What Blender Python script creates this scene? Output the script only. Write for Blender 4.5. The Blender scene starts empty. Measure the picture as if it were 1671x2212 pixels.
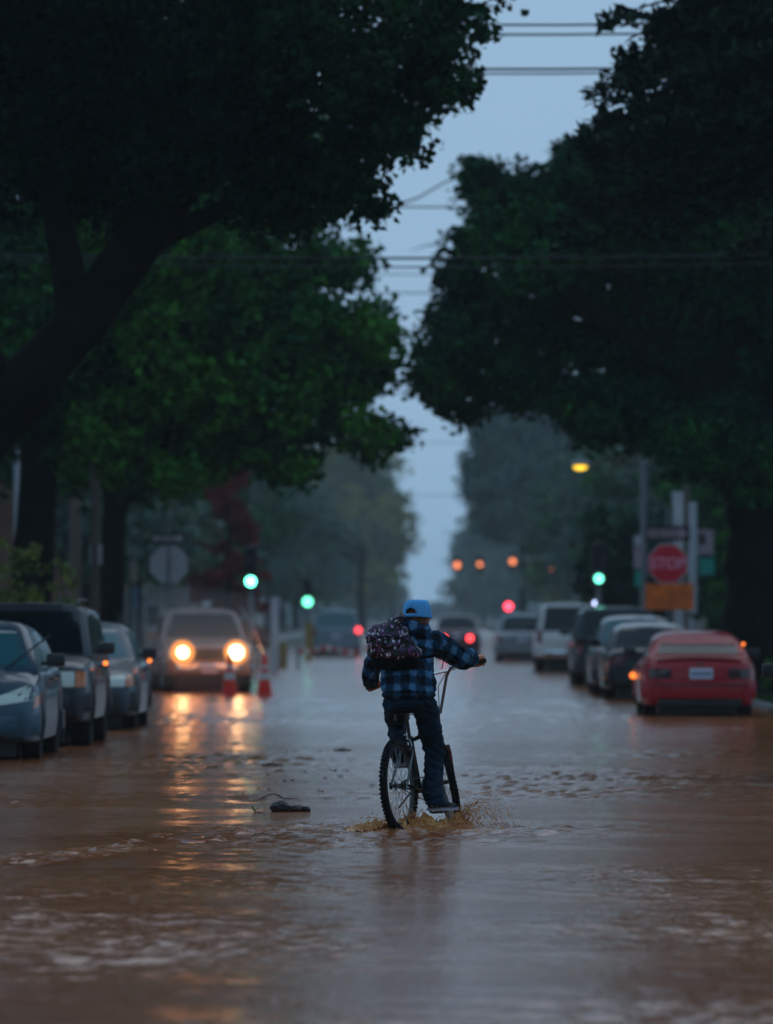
import bpy, bmesh, math, random
import numpy as np
from mathutils import Vector, Matrix, noise as mnoise
from mathutils.bvhtree import BVHTree
R = math.radians
PI = math.pi
random.seed(7); rng = np.random.default_rng(7)
sc = bpy.context.scene
col = sc.collection

# ------------------------------------------------------------------ camera, sky, sun, exposure
F = 200.0 / 36.0 * 2212.0            # focal length in picture units (picture 1671 x 2212)
CZ = 1.55                            # camera height over the flood water
cam_d = bpy.data.cameras.new('camera'); cam = bpy.data.objects.new('camera', cam_d); col.objects.link(cam)
cam_d.sensor_fit = 'VERTICAL'; cam_d.sensor_height = 36.0; cam_d.sensor_width = 36.0 * 773 / 1024; cam_d.lens = 200.0
cam_d.clip_start = 0.5; cam_d.clip_end = 3000
cam_d.dof.use_dof = True; cam_d.dof.focus_distance = 41.0; cam_d.dof.aperture_fstop = 2.7; cam_d.dof.aperture_blades = 0
cam.location = (0, 0, CZ)
cam.rotation_euler = (R(90) + math.atan((1322 - 1106) / F), 0, math.atan((940 - 835.5) / F))
sc.camera = cam

world = bpy.data.worlds.new('World'); sc.world = world; world.use_nodes = True
nt = world.node_tree; nt.nodes.clear()
w_out = nt.nodes.new('ShaderNodeOutputWorld'); w_bg = nt.nodes.new('ShaderNodeBackground')
w_sky = nt.nodes.new('ShaderNodeTexSky'); w_sky.sky_type = 'NISHITA'; w_sky.sun_disc = False
w_sky.sun_elevation = R(38); w_sky.sun_rotation = R(6); w_sky.dust_density = 3.0; w_sky.air_density = 1.0
w_hsv = nt.nodes.new('ShaderNodeMixRGB'); w_hsv.blend_type = 'MIX'; w_hsv.inputs['Fac'].default_value = 0.95
w_cloud = nt.nodes.new('ShaderNodeRGB'); w_cloud.outputs[0].default_value = (3.45, 5.85, 8.55, 1)   # even overcast layer
nt.links.new(w_sky.outputs[0], w_hsv.inputs['Color1']); nt.links.new(w_cloud.outputs[0], w_hsv.inputs['Color2'])
nt.links.new(w_hsv.outputs[0], w_bg.inputs['Color']); w_bg.inputs['Strength'].default_value = 0.077
nt.links.new(w_bg.outputs[0], w_out.inputs['Surface'])

sun_d = bpy.data.lights.new('sun', 'SUN'); sun_d.energy = 0.12; sun_d.angle = R(40); sun_d.color = (1.0, 0.84, 0.70)
sun = bpy.data.objects.new('sun', sun_d); col.objects.link(sun); sun.rotation_euler = (R(-52), 0, R(-6))

sc.view_settings.view_transform = 'Standard'; sc.view_settings.look = 'None'
sc.view_settings.gamma = 1.0; sc.view_settings.exposure = 0.0; sc.view_settings.use_curve_mapping = False
sc.render.engine = 'CYCLES'
cy = sc.cycles
cy.use_denoising = True
try:
    cy.denoiser = 'OPENIMAGEDENOISE'; cy.denoising_input_passes = 'RGB_ALBEDO_NORMAL'
except Exception: pass
cy.max_bounces = 6; cy.diffuse_bounces = 3; cy.glossy_bounces = 3; cy.transmission_bounces = 3
cy.volume_bounces = 1; cy.transparent_max_bounces = 6; cy.caustics_reflective = False; cy.caustics_refractive = False
cy.sample_clamp_indirect = 3.0; cy.use_adaptive_sampling = True; cy.adaptive_threshold = 0.02

def W(px, py, d):
    """picture point -> world point at distance d"""
    return Vector(((px - 940) * d / F, d, CZ - (py - 1322) * d / F))

# ------------------------------------------------------------------ object helpers
def link(o, parent=None):
    col.objects.link(o)
    if parent is not None: o.parent = parent
    return o
def tag(o, label=None, cat=None, group=None, kind=None):
    if label: o['label'] = label
    if cat: o['category'] = cat
    if group: o['group'] = group
    if kind: o['kind'] = kind
    return o
def empty(name, loc=(0, 0, 0), rot=(0, 0, 0), label=None, cat=None, group=None):
    o = bpy.data.objects.new(name, None); o.location = loc; o.rotation_euler = rot; o.empty_display_size = .2
    link(o); return tag(o, label, cat, group)
def set_mat(me, m):
    me.materials.clear(); me.materials.append(m)
def from_np(name, V, Fc, m, parent=None, smooth=False):
    me = bpy.data.meshes.new(name)
    V = np.asarray(V, dtype=np.float32)
    if isinstance(Fc, np.ndarray):
        k = Fc.shape[1]
        me.vertices.add(len(V)); me.vertices.foreach_set('co', V.ravel())
        me.loops.add(Fc.size); me.loops.foreach_set('vertex_index', Fc.astype(np.int32).ravel())
        me.polygons.add(len(Fc)); me.polygons.foreach_set('loop_start', np.arange(0, Fc.size, k, dtype=np.int32))
        me.polygons.foreach_set('loop_total', np.full(len(Fc), k, dtype=np.int32))
        me.update(calc_edges=True)
    else:
        me.from_pydata([tuple(v) for v in V], [], [tuple(f) for f in Fc]); me.update()
    if m: set_mat(me, m)
    if smooth: me.polygons.foreach_set('use_smooth', np.ones(len(me.polygons), dtype=bool))
    return link(bpy.data.objects.new(name, me), parent)

class MB:
    """collects simple solids, then links them as one mesh object"""
    def __init__(s): s.V = []; s.F = []
    def add(s, V, Fc):
        n = len(s.V); s.V += [tuple(v) for v in V]; s.F += [tuple(i + n for i in f) for f in Fc]; return s
    def box(s, c, size, rot=None, bev=0.0):
        x, y, z = [a / 2 for a in size]
        if bev > 0:
            b = bev; V = []; Fc = []
            bm = bmesh.new(); bmesh.ops.create_cube(bm, size=1.0)
            for v in bm.verts: v.co = Vector((v.co.x * size[0], v.co.y * size[1], v.co.z * size[2]))
            bmesh.ops.bevel(bm, geom=list(bm.edges), offset=min(b, min(size) * .45), segments=2, affect='EDGES', profile=.6)
            bm.verts.index_update()
            V = [v.co.copy() for v in bm.verts]; Fc = [[v.index for v in f.verts] for f in bm.faces]; bm.free()
        else:
            V = [Vector((sx * x, sy * y, sz * z)) for sz in (-1, 1) for sy in (-1, 1) for sx in (-1, 1)]
            Fc = [(0, 2, 3, 1), (4, 5, 7, 6), (0, 1, 5, 4), (2, 6, 7, 3), (0, 4, 6, 2), (1, 3, 7, 5)]
        M = rot if rot is not None else Matrix.Identity(3)
        return s.add([M @ v + Vector(c) for v in V], Fc)
    def tube(s, pts, rad, n=8, cap=True):
        pts = [Vector(p) for p in pts]
        if not hasattr(rad, '__len__'): rad = [rad] * len(pts)
        V = []; Fc = []; up = None
        for i, p in enumerate(pts):
            t = (pts[min(i + 1, len(pts) - 1)] - pts[max(i - 1, 0)])
            t = t.normalized() if t.length > 1e-9 else Vector((0, 0, 1))
            if up is None: up = t.orthogonal().normalized()
            up = (up - t * up.dot(t)); up = up.normalized() if up.length > 1e-6 else t.orthogonal().normalized()
            b = t.cross(up)
            for k in range(n):
                a = 2 * math.pi * k / n
                V.append(p + (up * math.cos(a) + b * math.sin(a)) * rad[i])
        for i in range(len(pts) - 1):
            for k in range(n):
                k2 = (k + 1) % n
                Fc.append((i * n + k, i * n + k2, (i + 1) * n + k2, (i + 1) * n + k))
        if cap:
            Fc.append(tuple(range(n - 1, -1, -1))); Fc.append(tuple((len(pts) - 1) * n + k for k in range(n)))
        return s.add(V, Fc)
    def lathe(s, prof, n=24, axis='Z', c=(0, 0, 0), rot=None, closed=False):
        """prof: list of (r, h) around the axis"""
        V = []; Fc = []; c = Vector(c)
        for r, h in prof:
            for k in range(n):
                a = 2 * math.pi * k / n; x, y = r * math.cos(a), r * math.sin(a)
                p = Vector((x, y, h)) if axis == 'Z' else (Vector((h, x, y)) if axis == 'X' else Vector((x, h, y)))
                if rot is not None: p = rot @ p
                V.append(p + c)
        m = len(prof)
        for i in range(m if closed else m - 1):
            j = (i + 1) % m
            for k in range(n):
                k2 = (k + 1) % n; Fc.append((i * n + k, i * n + k2, j * n + k2, j * n + k))
        if not closed:
            if prof[0][0] > 1e-5: Fc.append(tuple(range(n - 1, -1, -1)))
            if prof[-1][0] > 1e-5: Fc.append(tuple((m - 1) * n + k for k in range(n)))
        return s.add(V, Fc)
    def ball(s, c, r, n=8, m=6):
        rx, ry, rz = r if hasattr(r, '__len__') else (r, r, r)
        V = []; Fc = []; c = Vector(c)
        for i in range(m + 1):
            th = math.pi * i / m
            for k in range(n):
                a = 2 * math.pi * k / n
                V.append(c + Vector((rx * math.sin(th) * math.cos(a), ry * math.sin(th) * math.sin(a), rz * math.cos(th))))
        for i in range(m):
            for k in range(n):
                k2 = (k + 1) % n; Fc.append((i * n + k, (i + 1) * n + k, (i + 1) * n + k2, i * n + k2))
        return s.add(V, Fc)
    def build(s, name, m, parent=None, smooth=False):
        o = from_np(name, np.array([tuple(v) for v in s.V]), s.F, m, parent)
        bm = bmesh.new(); bm.from_mesh(o.data); bmesh.ops.remove_doubles(bm, verts=bm.verts, dist=1e-5)
        bmesh.ops.recalc_face_normals(bm, faces=bm.faces); bm.to_mesh(o.data); bm.free()
        if smooth:
            o.data.polygons.foreach_set('use_smooth', np.ones(len(o.data.polygons), dtype=bool))
            try: o.data.set_sharp_from_angle(angle=R(38))
            except Exception: pass
        return o
def kids(o): return [c for c in bpy.data.objects if c.parent == o]
def copy_tree(o, parent=None, _m=None):
    if _m is None:
        _m = {}
        for c in bpy.data.objects:
            if c.parent: _m.setdefault(c.parent.name, []).append(c)
    c = o.copy(); col.objects.link(c); c.parent = parent
    for ch in _m.get(o.name, []): copy_tree(ch, c, _m)
    return c

# ------------------------------------------------------------------ materials
def mat(name, colr, rough=.6, metal=0, spec=.5, coat=0, bump=0, bscale=20, var=0, vscale=3, emit=None, estr=0, coord='Object', trans=0, sheen=0):
    m = bpy.data.materials.new(name); m.use_nodes = True; t = m.node_tree; b = t.nodes['Principled BSDF']
    b.inputs['Base Color'].default_value = (*colr, 1); b.inputs['Roughness'].default_value = rough
    b.inputs['Metallic'].default_value = metal; b.inputs['Specular IOR Level'].default_value = spec
    b.inputs['Coat Weight'].default_value = coat; b.inputs['Coat Roughness'].default_value = .06
    if sheen: b.inputs['Sheen Weight'].default_value = sheen
    if emit: b.inputs['Emission Color'].default_value = (*emit, 1); b.inputs['Emission Strength'].default_value = estr
    if trans: b.inputs['Transmission Weight'].default_value = trans
    if bump or var:
        tc = t.nodes.new('ShaderNodeTexCoord')
        if var:
            n = t.nodes.new('ShaderNodeTexNoise'); n.inputs['Scale'].default_value = vscale; n.inputs['Detail'].default_value = 6
            r = t.nodes.new('ShaderNodeValToRGB')
            r.color_ramp.elements[0].position = .3; r.color_ramp.elements[1].position = .7
            r.color_ramp.elements[0].color = (*[c * (1 - var) for c in colr], 1)
            r.color_ramp.elements[1].color = (*[min(1, c * (1 + var)) for c in colr], 1)
            t.links.new(tc.outputs[coord], n.inputs['Vector']); t.links.new(n.outputs['Fac'], r.inputs[0]); t.links.new(r.outputs[0], b.inputs['Base Color'])
        if bump:
            n2 = t.nodes.new('ShaderNodeTexNoise'); n2.inputs['Scale'].default_value = bscale; n2.inputs['Detail'].default_value = 5
            bp = t.nodes.new('ShaderNodeBump'); bp.inputs['Strength'].default_value = bump; bp.inputs['Distance'].default_value = .02
            t.links.new(tc.outputs[coord], n2.inputs['Vector']); t.links.new(n2.outputs['Fac'], bp.inputs['Height']); t.links.new(bp.outputs[0], b.inputs['Normal'])
    return m
M = {}
M['asphalt'] = mat('asphalt', (.045, .045, .047), .5, bump=.4, bscale=60, var=.3)
M['kerb'] = mat('kerb_concrete', (.22, .21, .20), .7, bump=.3, bscale=30, var=.25)
M['walk'] = mat('sidewalk_concrete', (.2, .19, .18), .6, bump=.2, bscale=20, var=.2)
M['soil'] = mat('verge_soil', (.04, .05, .025), .9, bump=.6, bscale=6, var=.5, vscale=1)
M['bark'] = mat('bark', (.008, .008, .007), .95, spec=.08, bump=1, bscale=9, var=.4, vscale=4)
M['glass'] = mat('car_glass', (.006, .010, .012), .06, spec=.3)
M['glass_teal'] = mat('car_glass_sky_tint', (.03, .11, .125), .16, spec=.6)  # reflected sky put into the glass as a teal base colour
M['tyre'] = mat('tyre_rubber', (.004, .004, .005), .7, spec=.25, bump=.3, bscale=80)
M['rim'] = mat('rim_alloy', (.42, .43, .45), .3, metal=.8)
M['dark_rim'] = mat('rim_dark', (.06, .06, .065), .4, metal=.6)
M['plastic'] = mat('black_plastic', (.010, .010, .011), .45)
M['chrome'] = mat('chrome', (.6, .62, .64), .12, metal=1)
M['red_lens'] = mat('red_lens', (.16, .008, .012), .12, spec=.7)
M['dark_lens'] = mat('smoked_red_lens', (.035, .004, .010), .12, spec=.7)
M['amber_lens'] = mat('amber_lens', (.55, .13, .02), .15, spec=.7)
M['clear_lens'] = mat('clear_lens', (.5, .52, .45), .12, spec=.8)
M['plate'] = mat('plate_white', (.62, .68, .78), .35)
M['plate_ink'] = mat('plate_ink', (.03, .05, .2), .5)
M['pole'] = mat('galvanised_pole', (.18, .19, .20), .5, metal=.3, var=.2)
M['pale_pole'] = mat('pale_painted_pole', (.42, .44, .47), .6, var=.15)
M['wood_pole'] = mat('weathered_wood_pole', (.09, .07, .055), .85, bump=.6, bscale=18, var=.3)
M['cable'] = mat('black_cable', (.012, .012, .014), .6)
M['white_band'] = mat('reflective_white', (.75, .75, .75), .4)
M['cone'] = mat('cone_vinyl', (.92, .045, .02), .45)
M['sign_red'] = mat('stop_sign_red', (.66, .004, .022), .4)
M['sign_white'] = mat('sign_white', (.55, .50, .52), .45)
M['sign_black'] = mat('sign_black', (.015, .010, .016), .5)
M['sign_orange'] = mat('sign_orange', (.80, .135, .004), .5, var=.3, vscale=4)
M['sign_back'] = mat('sign_back_aluminium', (.40, .40, .42), .5, metal=.2, var=.08)
M['sign_green'] = mat('street_sign_green', (.01, .26, .20), .45)
M['sign_letter'] = mat('faded_sign_letter', (.80, .30, .40), .5)
M['yellow'] = mat('yellow_paint', (.24, .16, .025), .5)
M['house_brown'] = mat('brown_siding', (.14, .06, .035), .8, var=.2)
M['house_tan'] = mat('tan_siding', (.26, .2, .16), .8, var=.2)
M['house_grey'] = mat('grey_siding', (.18, .2, .22), .8, var=.2)
M['roof'] = mat('asphalt_shingle', (.04, .04, .045), .9, bump=.6, bscale=14, var=.3)
M['trim'] = mat('window_trim', (.4, .4, .4), .6)
M['wire_steel'] = mat('brushed_steel', (.3, .3, .32), .35, metal=1)
M['cone'].node_tree.nodes['Principled BSDF'].inputs['Subsurface Weight'].default_value = .6; M['cone'].node_tree.nodes['Principled BSDF'].inputs['Subsurface Radius'].default_value = (.3, .06, .03); M['cone'].node_tree.nodes['Principled BSDF'].inputs['Subsurface Scale'].default_value = 1.0
def emitter(name, colr, s, sample=False):
    m = bpy.data.materials.new(name); m.use_nodes = True; t = m.node_tree
    b = t.nodes['Principled BSDF']; b.inputs['Base Color'].default_value = (*[c * .3 for c in colr], 1)
    b.inputs['Emission Color'].default_value = (*colr, 1); b.inputs['Emission Strength'].default_value = s
    if not sample: m.cycles.emission_sampling = 'NONE'
    return m
def paint(name, c, metal=.0, rough=.3):
    m = mat(name, c, rough + .05, metal=metal, coat=.45, spec=.3)
    t = m.node_tree; b = t.nodes['Principled BSDF']       # rain beads on the lacquer
    tc = t.nodes.new('ShaderNodeTexCoord'); v = t.nodes.new('ShaderNodeTexVoronoi'); v.inputs['Scale'].default_value = 55
    r = t.nodes.new('ShaderNodeValToRGB'); r.color_ramp.elements[0].color = (1, 1, 1, 1); r.color_ramp.elements[1].color = (0, 0, 0, 1); r.color_ramp.elements[1].position = .35
    bp = t.nodes.new('ShaderNodeBump'); bp.inputs['Strength'].default_value = .35; bp.inputs['Distance'].default_value = .004
    t.links.new(tc.outputs['Object'], v.inputs['Vector']); t.links.new(v.outputs['Distance'], r.inputs[0])
    t.links.new(r.outputs[0], bp.inputs['Height']); t.links.new(bp.outputs[0], b.inputs['Coat Normal'])
    return m
def leaf_mat(name, c1, c2):
    m = bpy.data.materials.new(name); m.use_nodes = True; t = m.node_tree; b = t.nodes['Principled BSDF']
    at = t.nodes.new('ShaderNodeAttribute'); at.attribute_name = 'tint'
    r = t.nodes.new('ShaderNodeMixRGB'); r.inputs['Color1'].default_value = (*c1, 1); r.inputs['Color2'].default_value = (*c2, 1)
    t.links.new(at.outputs['Fac'], r.inputs['Fac']); t.links.new(r.outputs[0], b.inputs['Base Color'])
    b.inputs['Roughness'].default_value = .75; b.inputs['Specular IOR Level'].default_value = .1
    return m
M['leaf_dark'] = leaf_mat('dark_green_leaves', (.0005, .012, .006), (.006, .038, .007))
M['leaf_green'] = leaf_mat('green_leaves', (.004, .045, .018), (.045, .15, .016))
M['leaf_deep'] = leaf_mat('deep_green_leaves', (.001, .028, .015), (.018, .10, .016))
M['leaf_olive'] = leaf_mat('olive_leaves', (.10, .13, .035), (.25, .24, .04)); M['leaf_mist'] = leaf_mat('haze_paled_leaves', (.06, .12, .10), (.12, .17, .11))  # grey-green one: distance haze put into a paler leaf colour
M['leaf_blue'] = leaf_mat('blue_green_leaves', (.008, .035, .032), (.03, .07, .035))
M['leaf_purple'] = leaf_mat('red_purple_leaves', (.14, .016, .018), (.30, .05, .03))
M['needle'] = leaf_mat('conifer_needles', (.004, .018, .014), (.014, .035, .018))
M['grass'] = leaf_mat('wet_grass', (.02, .05, .012), (.06, .09, .02))

# ------------------------------------------------------------------ ground, road, kerbs, flood water
ROADZ = -.03; KL, KR = -6.1, 5.2
CROSS = (126.5, 136.0)                 # the crossing street
def sheet(name, x0, x1, y0, y1, z, m, kind='structure', parent=None):
    o = from_np(name, [(x0, y0, z), (x1, y0, z), (x1, y1, z), (x0, y1, z)], [(0, 1, 2, 3)], m, parent); tag(o, kind=kind); return o
tag(sheet('ground', -95, 95, -40, 1500, -.30, M['soil']), label='dark wet ground under the flooded street', cat=None)
sheet('road', KL, KR, -38, 1498, ROADZ, M['asphalt'])
sheet('cross_street', -94, KL - .0, CROSS[0], CROSS[1], ROADZ, M['asphalt'])
def slab(name, x0, x1, y0, y1, z0, z1, m):
    b = MB(); b.box(((x0 + x1) / 2, (y0 + y1) / 2, (z0 + z1) / 2), (x1 - x0, y1 - y0, z1 - z0)); return tag(b.build(name, m), kind='structure')
for (y0, y1) in ((-38, CROSS[0]), (CROSS[1], 1490)):
    for sd, K in ((-1, KL), (1, KR)):
        x0, x1 = sorted((K, K + sd * .16)); slab('kerb', x0, x1, y0, y1, -.29, .09, M['kerb'])
        x0, x1 = sorted((K + sd * .162, K + sd * 1.9)); slab('verge', x0, x1, y0, y1, -.29, .075, M['soil'])
        x0, x1 = sorted((K + sd * 1.902, K + sd * 3.4)); slab('sidewalk', x0, x1, y0, y1, -.29, .095, M['walk'])
        x0, x1 = sorted((K + sd * 3.402, K + sd * 80)); slab('front_lawn', x0, x1, y0, y1, -.29, .13, M['soil'])

def water():
    ys = [3.0]
    while ys[-1] < 150: ys.append(ys[-1] + max(.045, min(1.6, ys[-1] ** 2 / 8818 * .62)))
    while ys[-1] < 1460: ys.append(ys[-1] + 14)
    ys = np.array(ys); ys[-1] = min(ys[-1], 1490)
    xs = np.concatenate([[-90, -60, -40, -25, -15, -10, -8], np.arange(-6.6, 5.7, .055), [7, 9, 14, 25, 40, 60, 90]])
    X, Y = np.meshgrid(xs, ys); Z = np.zeros_like(X)
    r = np.random.default_rng(3)
    wx = .5 * np.sin(X * .7 + Y * .23) + .4 * np.sin(Y * .41 - X * .3); wy = .5 * np.sin(X * .5 - Y * .31)
    def waves(n, l0, l1, amp, dirs, spread):
        Zz = np.zeros_like(X)
        for i in range(n):
            l = math.exp(r.uniform(math.log(l0), math.log(l1))); k = 2 * math.pi / l
            a = dirs + r.normal() * spread; ph = r.uniform(0, 6.28)
            Zz += (l / l1) * np.sin(k * (math.cos(a) * (X + wx * .35) + math.sin(a) * (Y + wy * .35)) + ph)
        return Zz * amp / math.sqrt(n)
    pm = sum(np.sin(X * a + Y * b + c) for a, b, c in ((.9, .35, 1), (-.5, .62, 2), (1.3, -.2, 4), (.35, -.9, .3), (.15, .22, 2.2)))
    patch = np.clip(.6 + .30 * pm, .12, 1.05)
    Z += waves(14, .9, 3.0, .0090, R(75), .5)
    Z += waves(26, .22, .8, .0080, R(70), .7) * patch
    Z += waves(30, .13, .28, .0085, R(60), 1.0) * patch ** 1.5
    # rough current streak running across on the left, and ripples behind the bicycle
    st = np.exp(-((Y - 35.4 - 3.0 * (X + 2.7)) / 1.3) ** 2) * np.clip((-.4 - X) / 1.2, 0, 1)
    Z += waves(24, .14, .40, .022, R(100), 1.2) * st
    st2 = np.exp(-((Y - 53.3) / 1.1) ** 2) * np.clip((X + .3) / 1.5, 0, 1)
    Z += waves(20, .14, .4, .018, R(85), .8) * st2
    st3 = np.exp(-((Y - 43.5 - .2 * X) / .5) ** 2) * np.clip((-1.0 - X) / 1.5, 0, 1)
    Z += waves(16, .2, .6, .005, R(85), .8) * st3
    st4 = np.exp(-((Y - 27.6 + .3 * X) / .9) ** 2) * np.clip((X - .5) / .8, 0, 1)
    Z += waves(16, .2, .7, .008, R(85), .5) * st4
    d = np.hypot(X + .1, Y - 40.6); Z += .006 * np.sin(d * 2 * math.pi / .32) * np.exp(-((d - .5) / .9) ** 2) * np.clip(1 - (Y - 41) * .5, 0, 1)
    d2 = np.hypot((X + .0) / 1.3, (Y - 38.6) / 1.5); Z += waves(16, .2, .7, .008, R(80), .6) * np.exp(-d2 ** 2)
    for sx in (-1, 1):                                                   # wake spreading behind the bicycle
        for (ox, oy) in ((-.25, 40.45), (.10, 40.95)):
            dy = oy - Y; dx = (X - ox) * sx; lat = dx - .34 * dy - .05
            Z += (.020 * np.exp(-(lat / .07) ** 2) - .010 * np.exp(-((lat - .16) / .09) ** 2)) * (dy > 0) * np.exp(-dy / 1.1) * (1 + .5 * np.sin(Y * 31 + X * 17))
    Z += waves(20, .25, .9, .030, R(80), .7) * np.exp(-((Y - 98) / 9) ** 2)
    Z *= 1 - .7 * np.exp(-((Y - 124) / 11) ** 2)
    fade = np.clip((150 - Y) / 60, 0, 1); Z *= fade
    edge = np.clip((6.7 - np.abs(X + .45)) / .3, 0, 1); Z *= edge
    nx, ny = len(xs), len(ys); idx = np.arange(nx * ny).reshape(ny, nx)
    Fc = np.stack([idx[:-1, :-1], idx[:-1, 1:], idx[1:, 1:], idx[1:, :-1]], -1).reshape(-1, 4)
    m = bpy.data.materials.new('muddy_water'); m.use_nodes = True; t = m.node_tree; b = t.nodes['Principled BSDF']
    tc = t.nodes.new('ShaderNodeTexCoord'); mp = t.nodes.new('ShaderNodeMapping'); mp.inputs['Scale'].default_value = (.35, .5, 1)
    n = t.nodes.new('ShaderNodeTexNoise'); n.inputs['Scale'].default_value = 1.0; n.inputs['Detail'].default_value = 6
    cr = t.nodes.new('ShaderNodeValToRGB'); e = cr.color_ramp.elements
    e[0].position = .32; e[0].color = (.34, .086, .022, 1); e[1].position = .72; e[1].color = (.48, .170, .064, 1)
    t.links.new(tc.outputs['Object'], mp.inputs[0]); t.links.new(mp.outputs[0], n.inputs['Vector']); t.links.new(n.outputs['Fac'], cr.inputs[0]); t.links.new(cr.outputs[0], b.inputs['Base Color'])
    b.inputs['IOR'].default_value = 1.33; b.inputs['Roughness'].default_value = .12
    mp2 = t.nodes.new('ShaderNodeMapping'); mp2.inputs['Scale'].default_value = (1, .8, 1)
    n2 = t.nodes.new('ShaderNodeTexNoise'); n2.inputs['Scale'].default_value = 22; n2.inputs['Detail'].default_value = 4
    bp = t.nodes.new('ShaderNodeBump'); bp.inputs['Strength'].default_value = .8; bp.inputs['Distance'].default_value = .009
    t.links.new(tc.outputs['Object'], mp2.inputs[0]); t.links.new(mp2.outputs[0], n2.inputs['Vector']); t.links.new(n2.outputs['Fac'], bp.inputs['Height']); t.links.new(bp.outputs[0], b.inputs['Normal'])
    o = from_np('water', np.stack([X, Y, Z], -1).reshape(-1, 3), Fc, m, smooth=True)
    tag(o, kind='structure'); return o
water()

# ------------------------------------------------------------------ trees
def noise3(P, s, seed=0):
    """cheap smooth pseudo noise for arrays"""
    a = np.random.default_rng(seed); out = 0
    for i in range(5):
        k = a.normal(size=3) * s; out = out + np.sin(P @ k + a.uniform(0, 6.28))
    return out / 2.2
def leaves_np(C, size, r, star=True, up=.6, aspect=1.0):
    n = len(C)
    nrm = r.normal(size=(n, 3)) + np.array([0, 0, up]); nrm /= np.linalg.norm(nrm, axis=1)[:, None]
    a = np.cross(nrm, r.normal(size=(n, 3))); a /= np.linalg.norm(a, axis=1)[:, None]; b = np.cross(nrm, a)
    s = size * r.uniform(.6, 1.25, n)[:, None]
    if star:   # lobed leaf: centre lobe, two side lobes, stem notch
        P = [(0, -.55, 0), (.52, -.28, .10), (.34, .12, 0), (.0, .62, -.10), (-.34, .12, 0), (-.52, -.28, .10)]
        Fi = [(0, 1, 2), (0, 2, 4), (2, 3, 4), (0, 4, 5)]
    else:
        P = [(0, -.55, 0), (.36, 0, .08), (0, .6, 0), (-.36, 0, .08)]; Fi = [(0, 1, 2), (0, 2, 3)]
    V = np.stack([C + s * (p[0] * a * aspect + p[1] * b + p[2] * nrm) for p in P], 1).reshape(-1, 3)
    base = np.arange(n)[:, None, None] * len(P)
    Fc = (base + np.array(Fi)[None]).reshape(-1, 3)
    return V, Fc, len(P)
def crown(name, blobs, n_leaves, size, m, parent=None, seed=1, clump=.42, star=True, tint_s=.8, up=.6):
    """blobs: (x,y,z, rx,ry,rz)"""
    r = np.random.default_rng(seed); B = np.array(blobs, dtype=float)
    vol = (B[:, 3] * B[:, 4] * B[:, 5]) ** .8; vol /= vol.sum()
    per = 26; nc = max(8, n_leaves // per)
    bi = r.choice(len(B), nc, p=vol)
    d = r.normal(size=(nc, 3)); d /= np.linalg.norm(d, axis=1)[:, None]
    rad = r.uniform(0, 1, nc) ** (1 / 2.6); rad = np.where(r.uniform(0, 1, nc) < .16, rad * r.uniform(1.0, 1.30, nc), rad)
    C = B[bi, :3] + d * rad[:, None] * B[bi, 3:6]
    cs = clump * r.uniform(.40, 1.45, nc) * np.where(rad > 1, .6, 1.0)
    g_ = r.normal(size=(nc * per, 3)); g_ *= np.minimum(1, 1.7 / np.maximum(1e-6, np.linalg.norm(g_, axis=1)))[:, None]
    L = np.repeat(C, per, 0) + g_ * np.repeat(cs, per)[:, None] * np.array([.55, .55, .38])
    V, Fc, k = leaves_np(L, size, r, star, up)
    o = from_np(name, V, Fc, m, parent)
    tn = np.clip(.5 + .45 * noise3(C, tint_s, seed) + r.normal(size=nc) * .18, 0, 1)
    tn = np.clip(np.repeat(tn, per) + r.normal(size=nc * per) * .12, 0, 1)
    at = o.data.attributes.new('tint', 'FLOAT', 'POINT'); at.data.foreach_set('value', np.repeat(tn, k).astype(np.float32))
    return o
def limb_mb(mb, p0, p1, r0, r1, seed, wob=.12, n=9, sag=0, up0=0):
    r = np.random.default_rng(seed); p0 = Vector(p0); p1 = Vector(p1); L = (p1 - p0).length; pts = []; rr = []
    ph = r.uniform(0, 6.28, 6)
    for i in range(n + 1):
        t = i / n; p = p0.lerp(p1, t)
        e = math.sin(t * math.pi) * L * wob
        p = p + Vector((e * math.sin(3 * t + ph[0]), e * math.sin(2.5 * t + ph[1]), e * .5 * math.sin(4 * t + ph[2]) + up0 * L * math.sin(math.pi * t)))
        pts.append(p); rr.append(r0 * (1 - t) ** .8 + r1 * t ** .6 if r0 > r1 else r0)
    mb.tube(pts, rr, 9); return pts
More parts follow.
